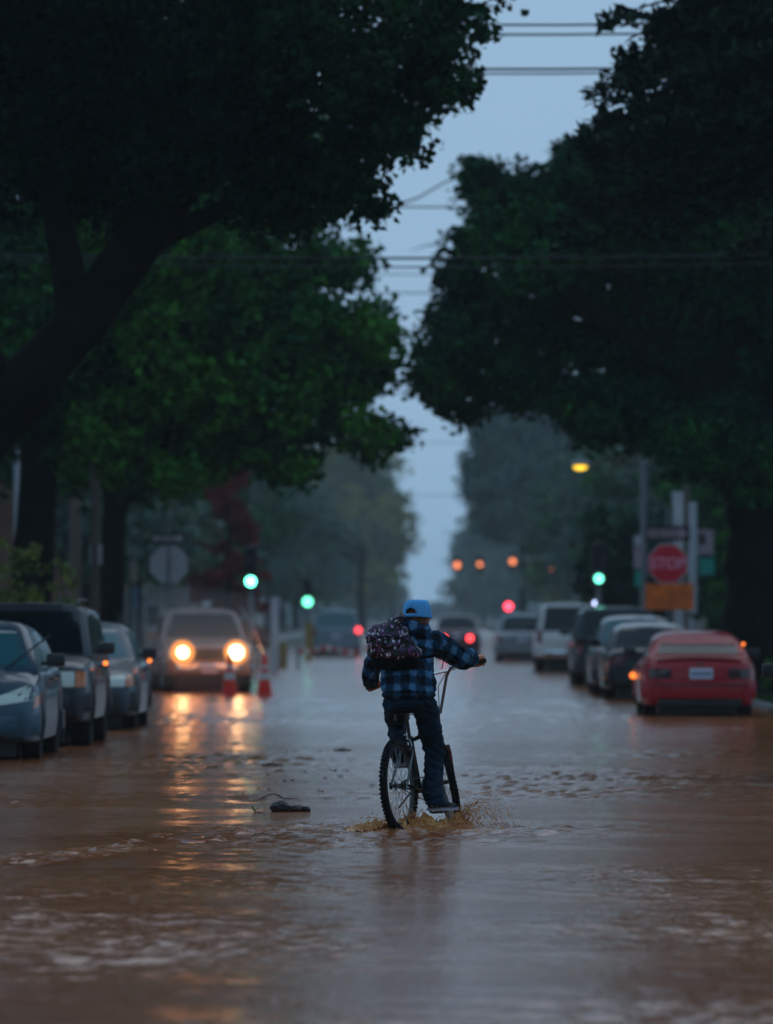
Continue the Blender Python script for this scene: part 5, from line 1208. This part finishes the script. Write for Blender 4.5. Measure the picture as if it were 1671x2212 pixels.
# jacket
seg = [(sR, eR), (eR, wR), (sL, eL), (eL, wL)]
def jacket_post(me):
    n = len(me.vertices); co = np.empty(n * 3, np.float32); me.vertices.foreach_get('co', co); co = co.reshape(-1, 3)
    best = np.full(n, 1e9); U = np.stack([co[:, 0] + .03, co[:, 2] + .02 * np.sin(co[:, 0] * 9), 0 * co[:, 0]], 1)
    arm = (co[:, 0] > .095) & (co[:, 2] > 1.05) | (co[:, 0] < -.385) & (co[:, 2] > 1.02)
    base = [0, .27, 0, .27]
    for k, (a, b_) in enumerate(seg):
        A, Bv = np.array(a), np.array(b_); d = Bv - A; L_ = np.linalg.norm(d); d = d / L_; t = np.clip((co - A) @ d, 0, L_)
        dist = np.linalg.norm(co - (A + t[:, None] * d), axis=1); pr = np.cross(d, [0, -1, 0]); pr /= np.linalg.norm(pr)
        u = (co - A) @ pr; ok = arm & (dist < best); best[ok] = dist[ok]
        U[ok] = np.stack([base[k] + (co[ok] - A) @ d, u[ok] + .05, 0 * u[ok]], 1)
    at = me.attributes.new('cloth', 'FLOAT_VECTOR', 'POINT'); at.data.foreach_set('vector', U.astype(np.float32).ravel())
jb = MB()
ellipsoid_chain(jb, [q(-.185, -.26, .945), q(-.19, -.25, .99), q(-.195, -.205, 1.10), q(-.185, -.11, 1.24), q(-.175, -.045, 1.325)], [(.208, .150, .045), (.215, .155, .05), (.205, .150, .07), (.195, .135, .08), (.165, .105, .055)], 16)
ellipsoid_chain(jb, [sL + Vector((.03, 0, -.02)), q(-.17, -.03, 1.36), sR + Vector((-.01, 0, 0))], [.095, .075, .095])
ellipsoid_chain(jb, [sR, sR.lerp(eR, .5) + Vector((0, 0, .005)), eR, eR.lerp(wR, .6), wR + (eR - wR).normalized() * .08], [.102, .094, .082, .076, .050], 14)
ellipsoid_chain(jb, [sL, sL.lerp(eL, .5), eL, eL.lerp(wL, .6), wL + (eL - wL).normalized() * .0], [.098, .088, .080, .072, .060], 14)
jk = soft('jacket', jb, M['plaid'], person, .0062, 5, lambda co: fold_noise(13, .011, 5)(co) + fold_noise(36, .005, 6, 1, (1, 1, .5))(co) - .010 * np.exp(-((co[:, 2] - .975) / .010) ** 2) * (np.abs(co[:, 0] + .15) < .3), jacket_post)
cb = MB(); N = 30
for lay, (r0, r1, z0, z1) in enumerate(((.102, .088, 1.392, 1.492),)):
    V = []
    cc = q(-.148, .02, 0)
    for i in range(N + 1):
        a = R(-235) + R(290) * i / N
        for r_, z_ in ((r1 * .9, z0 + .02), (r1, z1), (r1 + .012, z1 + .004), (r0 + .022, z0 + .045), (r0 + .026, z0 + .005)):
            V.append(cc + Vector((r_ * 1.05 * math.cos(a), r_ * math.sin(a), z_ - .05 * math.sin(a) * -.35 + .010 * math.sin(a * 3) - .034 * math.cos(a))))
    Fc = []
    for i in range(N):
        for k in range(4): Fc.append((i * 5 + k, i * 5 + k + 1, (i + 1) * 5 + k + 1, (i + 1) * 5 + k))
    cb.add(V, Fc)
co_ = cb.build('collar', M['plaid'], jk, True); sd = co_.modifiers.new('thickness', 'SOLIDIFY'); sd.thickness = .007
me = co_.data; at = me.attributes.new('cloth', 'FLOAT_VECTOR', 'POINT')
at.data.foreach_set('vector', np.array([(v.co.x * 1.0 + .03, (v.co.z - 1.43) * .8, 0) for v in me.vertices], np.float32).ravel())
for w_, g_ in ((wR, eR), (wL, eL)):
    b = MB(); d_ = (w_ - g_).normalized(); b.tube([w_ - d_ * .085, w_ - d_ * .06, w_ - d_ * .045], [.052, .049, .044], 16); b.build('cuff', M['canvas_black'], jk, True)
# trousers
tb = MB()
ellipsoid_chain(tb, [q(-.235, -.25, .90), q(-.12, -.24, .90)], [(.12, .14, .085), (.12, .14, .085)], 14)
ellipsoid_chain(tb, [hR + Vector((.0, 0, .0)), kR.lerp(hR, .45), kR, kR.lerp(aR, .55) + Vector((.0, 0, 0)), aR + Vector((.01, -.01, .02)), aR + Vector((.018, -.005, -.045))], [.108, .097, .088, .082, .086, (.086, .092, .03)], 16)
ellipsoid_chain(tb, [hL, kL.lerp(hL, .4), kL, kL.lerp(aL, .5), aL + Vector((0, 0, -.01))], [.105, .096, .086, .080, .080], 16)
def jeans_fold(co):
    w = fold_noise(11, .010, 9)(co) + fold_noise(34, .0055, 10, 1, (.5, .5, 1.3))(co)
    kn = np.exp(-((co[:, 2] - .52) / .08) ** 2) * .006 * np.sin(co[:, 2] * 120 + co[:, 0] * 60)
    hem = np.exp(-((co[:, 2] - .22) / .05) ** 2) * .006 * np.sin(co[:, 2] * 150 - co[:, 0] * 40)
    return w + (kn + hem) * (co[:, 0] > -.09)
soft('trousers', tb, M['denim'], person, .0065, 4, jeans_fold)
# shoes
def shoe(ped, ang):
    Rz = Matrix.Rotation(ang, 3, 'Z'); c = ped + Vector((0, 0, .012)); f = lambda x, y, z_: c + Rz @ Vector((x, y, z_))
    N = 26; out = []
    for i in range(N):
        a = 2 * PI * i / N; y = .137 * math.sin(a); w_ = .045 * (1 + .12 * math.sin(a)) * (1 if abs(math.sin(a)) < .9 else .96); out.append((w_ * math.copysign(abs(math.cos(a)) ** .7, math.cos(a)), y + .015))
    sb = MB(); V = [f(x, y, 0) for x, y in out] + [f(x * 1.02, y * 1.01, .022) for x, y in out]
    sb.add(V, [tuple(range(N - 1, -1, -1)), tuple(range(N, 2 * N))] + [(k, (k + 1) % N, N + (k + 1) % N, N + k) for k in range(N)]); s_ = None
    ub = MB(); ellipsoid_chain(ub, [f(0, -.085, .055), f(0, -.03, .055), f(0, .04, .040), f(0, .105, .032)], [(.036, .036, .045), (.038, .036, .042), (.040, .04, .028), (.034, .038, .018)], 12)
    o = soft('shoe', ub, M['shoe_cloth'], person, .006, 2); s_ = sb.build('sole', M['shoe_sole'], o)
    st = MB(); V = [f(x * 1.035, y * 1.015, .017) for x, y in out] + [f(x * 1.035, y * 1.015, .021) for x, y in out]
    st.add(V, [(k, (k + 1) % N, N + (k + 1) % N, N + k) for k in range(N)]); st.build('blue_stripe', mat('blue_rubber_stripe', (.03, .12, .25), .5) if 'blue_rubber_stripe' not in bpy.data.materials else bpy.data.materials['blue_rubber_stripe'], o)
shoe(pedR + Vector((.018, .01, 0)), R(-52)); shoe(pedL + Vector((.0, .02, 0)), R(-22))

# ------------------------------------------------------------------ backpack
bp_root = empty('backpack', O + q(-.312, -.27, 1.30), label='backpack with purple and black floral print, black below, worn on the left shoulder', cat='backpack')
off = O + q(-.33, -.26, 1.28) - O
def bq(x, y, z_): return q(x, y, z_) - off
ub = MB()
fr = [(-.455, 1.395), (-.34, 1.405), (-.262, 1.455), (-.238, 1.40), (-.205, 1.29), (-.20, 1.245), (-.44, 1.22), (-.462, 1.32)]
ellipsoid_chain(ub, [bq(-.435, -.30, 1.385), bq(-.34, -.30, 1.395), bq(-.258, -.27, 1.478)], [(.05, .08, .05), (.055, .085, .055), (.024, .07, .036)], 14)
ellipsoid_chain(ub, [bq(-.445, -.31, 1.34), bq(-.34, -.325, 1.34), bq(-.245, -.29, 1.37)], [(.060, .09, .055), (.07, .095, .06), (.042, .085, .05)], 14)
ellipsoid_chain(ub, [bq(-.425, -.30, 1.25), bq(-.32, -.325, 1.245), bq(-.195, -.29, 1.25)], [(.072, .095, .06), (.07, .10, .06), (.068, .085, .06)], 14)
seamz = lambda x: 1.318 - .10 * (x + .52) ** 2 * 3 + .10 * (x + .5) * .35
def pack_disp(co):
    x = co[:, 0] + off.x - .04; z_ = co[:, 2] + off.z
    return fold_noise(16, .007, 21)(co) + fold_noise(40, .003, 22)(co) - .006 * np.exp(-((z_ - (1.315 + .03 * np.sin(x * 12))) / .008) ** 2)
ellipsoid_chain(ub, [bq(-.435, -.305, 1.295), bq(-.33, -.33, 1.295), bq(-.23, -.29, 1.31)], [(.066, .095, .05), (.07, .102, .05), (.055, .088, .05)], 14)
soft('main_pocket', ub, M['floral'], bp_root, .0065, 5, pack_disp)
lb = MB(); ellipsoid_chain(lb, [bq(-.405, -.285, 1.185), bq(-.31, -.30, 1.175), bq(-.19, -.27, 1.18)], [(.062, .085, .055), (.06, .09, .055), (.05, .075, .055)], 14)
ellipsoid_chain(lb, [bq(-.40, -.20, 1.30), bq(-.25, -.19, 1.30)], [(.06, .05, .12), (.06, .05, .12)], 12)
soft('black_base', lb, M['canvas_black'], bp_root, .0065, 4, fold_noise(16, .005, 23))
zb = MB(); zp = []
for i in range(15):
    t = i / 14; x = -.490 + .275 * t; zp.append(bq(x, -.30 - .125 * math.sin(PI * (.12 + .76 * t)) ** .6, 1.308 + .035 * math.sin(PI * t) + .01 * t))
zb.tube(zp, .0042, 6); zb.build('zip', M['canvas_black'], bp_root, True)
zb = MB(); zb.tube([bq(-.265, -.345, 1.478), bq(-.235, -.35, 1.45), bq(-.217, -.35, 1.40), bq(-.205, -.345, 1.33), bq(-.165, -.33, 1.265)], .004, 6); zb.build('edge_piping', M['canvas_black'], bp_root, True)
zb = MB(); zb.tube([bq(-.26, -.22, 1.44), bq(-.27, -.15, 1.455), bq(-.285, -.05, 1.45), bq(-.29, .04, 1.40), bq(-.29, .06, 1.30)], .014, 8); zb.build('shoulder_strap', M['canvas_black'], bp_root, True)
zb = MB(); zb.tube([bq(-.17, -.25, 1.21), bq(-.12, -.235, 1.212), bq(-.06, -.205, 1.22), bq(-.02, -.15, 1.235), bq(.0, -.11, 1.25)], .010, 8); zb.build('shoulder_strap', M['canvas_black'], bp_root, True)
zb = MB(); zb.tube([bq(.015, -.12, 1.26), bq(.012, -.15, 1.20), bq(.002, -.14, 1.15), bq(-.003, -.12, 1.135)], .0035, 6); zb.build('strap_tail', M['canvas_black'], bp_root, True)

bp_root.scale = (1.10, 1.05, 1.10)
# ------------------------------------------------------------------ splash round the wheels
M['splash'] = mat('brown_splash_water', (.95, .32, .06), .14, spec=.6, var=.35, vscale=25)
M['splash'].node_tree.nodes['Principled BSDF'].inputs['Transmission Weight'].default_value = .25
def splash():
    r = np.random.default_rng(12); nx, ny = 260, 110
    xs = np.linspace(-.72, .55, nx); ysl = np.linspace(-.55, .25, ny); X, Y = np.meshgrid(xs, ysl)
    g = lambda cx, cyy, sx, sy, a: a * np.exp(-((X - cx) / sx) ** 2 - ((Y - cyy) / sy) ** 2)
    H = g(-.52, -.42, .10, .10, .045) + g(-.40, -.44, .07, .09, .05) + g(-.20, -.30, .12, .10, .085) + g(-.05, -.22, .11, .10, .075) + g(.07, -.10, .07, .08, .05) + g(.16, -.02, .05, .07, .10) + g(.24, .02, .06, .06, .05) + g(-.30, -.58, .08, .07, .075) + g(-.24, -.46, .08, .07, .05)
    N_ = np.zeros_like(X)
    for i in range(26):
        k = r.normal(size=2) * r.uniform(18, 95); N_ += np.abs(np.sin(X * k[0] + Y * k[1] + r.uniform(0, 6) + 1.2 * np.sin(Y * 31 + X * 17)))
    N_ = (N_ / 26 - .63) / .08
    Z = H * np.clip(1 + .30 * N_, .02, 3) - .012
    V = np.stack([X, Y, Z], -1).reshape(-1, 3); idx = np.arange(nx * ny).reshape(ny, nx)
    Fc = np.stack([idx[:-1, :-1], idx[:-1, 1:], idx[1:, 1:], idx[1:, :-1]], -1).reshape(-1, 4); Fz = Z.reshape(-1)[Fc].max(1) > -.006; Fc = Fc[Fz]
    V2 = V; base = [V2]; Fs = [Fc[:, [0, 1, 2]], Fc[:, [0, 2, 3]]]; nv = len(V)
    D = []
    def arc(o, v, n, spread, size, t1):
        for _ in range(n):
            t = r.uniform(.02, t1) ; vv = np.array(v) * r.uniform(.55, 1.1) + r.normal(size=3) * spread; p = np.array(o) + r.normal(size=3) * .015 + vv * t + np.array([0, 0, -4.9 * t * t])
            if p[2] > -.01: D.append((p, size * r.uniform(.3, 1.3) ** 1.5, vv + np.array([0, 0, -9.8 * t])))
    arc((-.33, -.50, .0), (-.7, -.3, 1.0), 500, .28, .0042, .25)
    arc((-.30, -.50, .05), (.0, -.2, 1.9), 420, .22, .0028, .38)
    arc((-.18, -.35, .03), (.15, -.2, 1.1), 700, .40, .0040, .22)
    arc((.10, -.10, .03), (.1, -.2, .9), 500, .40, .0040, .2)
    arc((.17, .0, .05), (.95, -.1, 1.55), 900, .20, .0034, .36)
    arc((.17, .0, .03), (.5, -.1, 1.3), 500, .30, .0040, .28)
    arc((-.50, -.45, .0), (-.6, -.1, .55), 300, .25, .0040, .12)
    for _ in range(700):
        D.append((np.array([r.normal() * .35 - .12, r.normal() * .25 - .35, abs(r.normal()) * .012]), .0038 * r.uniform(.4, 1.3), np.array([0, 0, 1.])))
    oc = np.array([(1, 0, 0), (-1, 0, 0), (0, 1, 0), (0, -1, 0), (0, 0, 1), (0, 0, -1)], float); of = np.array([(0, 2, 4), (2, 1, 4), (1, 3, 4), (3, 0, 4), (2, 0, 5), (1, 2, 5), (3, 1, 5), (0, 3, 5)])
    VV = []; FF = []
    for i, (p, s_, v) in enumerate(D):
        L_ = np.linalg.norm(v) + 1e-6; vd = v / L_; st = oc * s_ * .75; st = st + vd * (st @ vd)[:, None] * min(7, L_ * 2.4); VV.append(st + p); FF.append(of + nv + 6 * i)
    V = np.concatenate([V] + VV); Fc = np.concatenate(Fs + FF)
    o = from_np('water_splash', V, Fc, M['splash'], None, True); o.location = (0, YC, 0)
    return tag(o, 'brown water splashing up round the bicycle wheels', 'splash', kind='stuff')
splash()

# ------------------------------------------------------------------ drift on the water
def wpt(px, py): d = CZ * F / (py - 1322); return Vector(((px - 940) * d / F, d, 0)), d / F
M['wet_wood'] = mat('wet_dark_wood', (.022, .010, .008), .4, bump=.8, bscale=40, var=.5, vscale=12)
M['wet_leaf'] = mat('wet_brown_leaf', (.10, .030, .010), .35, var=.4, vscale=20); M['leaf_tan'] = mat('wet_tan_leaf', (.16, .075, .02), .35)
p, s = wpt(630, 1755)
lg = MB(); ellipsoid_chain(lg, [(-.13, .0, .035), (-.06, .01, .042), (.0, .0, .030), (.10, -.005, .026), (.145, -.005, .024)], [(.045, .055, .048), (.05, .055, .052), (.04, .042, .040), (.035, .036, .034), (.012, .034, .030)], 12)
lo = soft('driftwood_log', lg, M['wet_wood'], None, .006, 2, lambda co: fold_noise(42, .012, 31, 1, (.5, 1, 1))(co)); lo.location = p; tag(lo, 'short dark broken log lying in the water left of the bicycle', 'log')
b = MB(); P0, s0 = wpt(600, 1728)
tw = [(-.14, 0, .01), (-.10, 0, .03), (-.05, .02, .05), (0, .03, .045), (.05, .03, .012), (.12, .05, .010), (.20, .05, .012)]
b.tube([Vector(t_) for t_ in tw], [.006, .006, .005, .005, .006, .004, .002], 6); b.tube([(-.10, 0, .03), (-.16, 0, .0), (-.2, -.05, -.0)], [.004, .003, .002], 5); b.tube([(.0, .03, .045), (-.01, .03, .01), (.03, .0, .02)], .003, 5)
o = b.build('twig', M['wet_wood'], None, True); o.location = P0; tag(o, 'thin arched twig floating just behind the short log', 'twig')
b = MB(); b.tube([(-.03, 0, .06), (-.015, 0, .03), (0, 0, .005), (.03, 0, .01), (.08, 0, .003)], [.005, .007, .006, .004, .002], 6); b.tube([(-.01, 0, .03), (.03, .01, .04)], .003, 5)
o = b.build('twig', M['wet_wood'], None, True); o.location = wpt(553, 1757)[0]; tag(o, 'small upright broken twig at the left end of the short log', 'twig')
def leaf_mesh(seed):
    r = random.Random(seed); V = [(0, 0, .006)]; n = 14
    for i in range(n):
        a = 2 * PI * i / n; rr_ = (1.0 if i % 3 == 0 else .52) * r.uniform(.8, 1.1); V.append((rr_ * math.cos(a), rr_ * math.sin(a), .55 * rr_ * rr_ * r.uniform(.1, .9)))
    Fc = [(0, 1 + i, 1 + (i + 1) % n) for i in range(n)]
    return V, Fc
def floater(name, label, cat, px, py, w, hgt, m, seed, group=None):
    V, Fc = leaf_mesh(seed); p, s = wpt(px, py); o = from_np(name, np.array(V) * np.array([w * s / 2, w * s * .6, hgt]), Fc, m); sd = o.modifiers.new('thickness', 'SOLIDIFY'); sd.thickness = .003
    o.location = p + Vector((0, 0, .004)); o.rotation_euler = (0, 0, seed * 1.3 % .6); return tag(o, label, cat, group)
def bark_piece(label, px, py, w, seed):
    p, s = wpt(px, py); b = MB(); L_ = w * s / 2; ellipsoid_chain(b, [(-L_, 0, .008), (-L_ * .2, .01, .018), (L_ * .8, 0, .010)], [(.02, .03, .012), (.025, .035, .018), (.015, .02, .010)], 8)
    o = soft('bark_piece', b, M['wet_wood'], None, .006, 1, fold_noise(50, .004, seed)); o.location = p; return tag(o, label, 'bark')
bark_piece('long dark bark piece floating left of centre, behind the short log', 592, 1654, 46, 41)
bark_piece('reddish dark bark piece floating farther back than the others, left of the rider', 743, 1622, 40, 42)
floater('fallen_leaf', 'curled orange brown leaf floating just left of the rear tyre', 'leaf', 804, 1697, 16, .045, M['wet_leaf'], 5)
floater('fallen_leaf', 'olive brown leaf cluster floating to the left of the short log', 'leaf', 492, 1741, 32, .03, M['leaf_tan'], 6)
zz = [(270, 400, 7), (265, 455, 6), (440, 440, 6), (890, 300, 9), (820, 305, 12), (1085, 305, 10), (1110, 370, 7), (830, 370, 9), (895, 400, 9), (1295, 360, 8), (970, 468, 7), (1195, 460, 15), (1290, 453, 14), (680, 488, 10), (1245, 505, 14), (1130, 515, 8), (870, 535, 11), (810, 540, 9), (960, 548, 12), (600, 600, 7), (680, 608, 7), (330, 630, 7), (420, 620, 7), (485, 635, 8), (1090, 620, 16), (650, 805, 10), (745, 225, 10), (570, 245, 16), (230, 605, 8)]
for i, (a, c, w) in enumerate(zz):
    floater('fallen_leaf', 'small brown leaf floating on the water between the short log and the rider', 'leaf', 393.2 + a / 3.643, 1540 + c / 3.643, w * 1.15, .034 + .018 * (i % 3), (M['wet_leaf'], M['leaf_tan'], M['wet_wood'])[i % 3], 50 + i, 'leaves floating left of the rider')
floater('fallen_leaf', 'brown leaf scrap floating right of the rider below the black hatchback', 'leaf', 1228, 1647, 22, .02, M['leaf_tan'], 90)
floater('fallen_leaf', 'dark leaf scrap floating low at the right near the red coupe reflection', 'leaf', 1195, 1655, 14, .015, M['wet_leaf'], 91)


# haze: one closed box round everything
hb = MB(); hb.box((0, 735, 7.0), (204, 1570, 17.6)); hz = hb.build('haze', None)
hm = bpy.data.materials.new('rain_haze'); hm.use_nodes = True; t = hm.node_tree; t.nodes.clear()
vo = t.nodes.new('ShaderNodeOutputMaterial'); vp = t.nodes.new('ShaderNodeVolumePrincipled')
vp.inputs['Color'].default_value = (.80, .95, 1.0, 1); vp.inputs['Density'].default_value = .00028; vp.inputs['Anisotropy'].default_value = .5
t.links.new(vp.outputs[0], vo.inputs['Volume']); hm.cycles.homogeneous_volume = True
sb_ = MB(); sb_.ball((tr_loc.x + .1, 109.6, 1.0), (1.75, .8, 1.05), 24, 16); so_ = sb_.build('glow_mist', None); sm_ = hm.copy(); sm_.name = 'headlight_glow_mist'; sm_.node_tree.nodes['Principled Volume'].inputs['Density'].default_value = .09; sm_.node_tree.nodes['Principled Volume'].inputs['Anisotropy'].default_value = .55; so_.data.materials.clear(); so_.data.materials.append(sm_); tag(so_, 'mist added in front of the pickup to carry the headlight glow', 'mist', kind='stuff')  # local mist volume added to give the headlights a glow
hz.data.materials.clear(); hz.data.materials.append(hm); tag(hz, kind='stuff'); hz.display_type = 'WIRE'
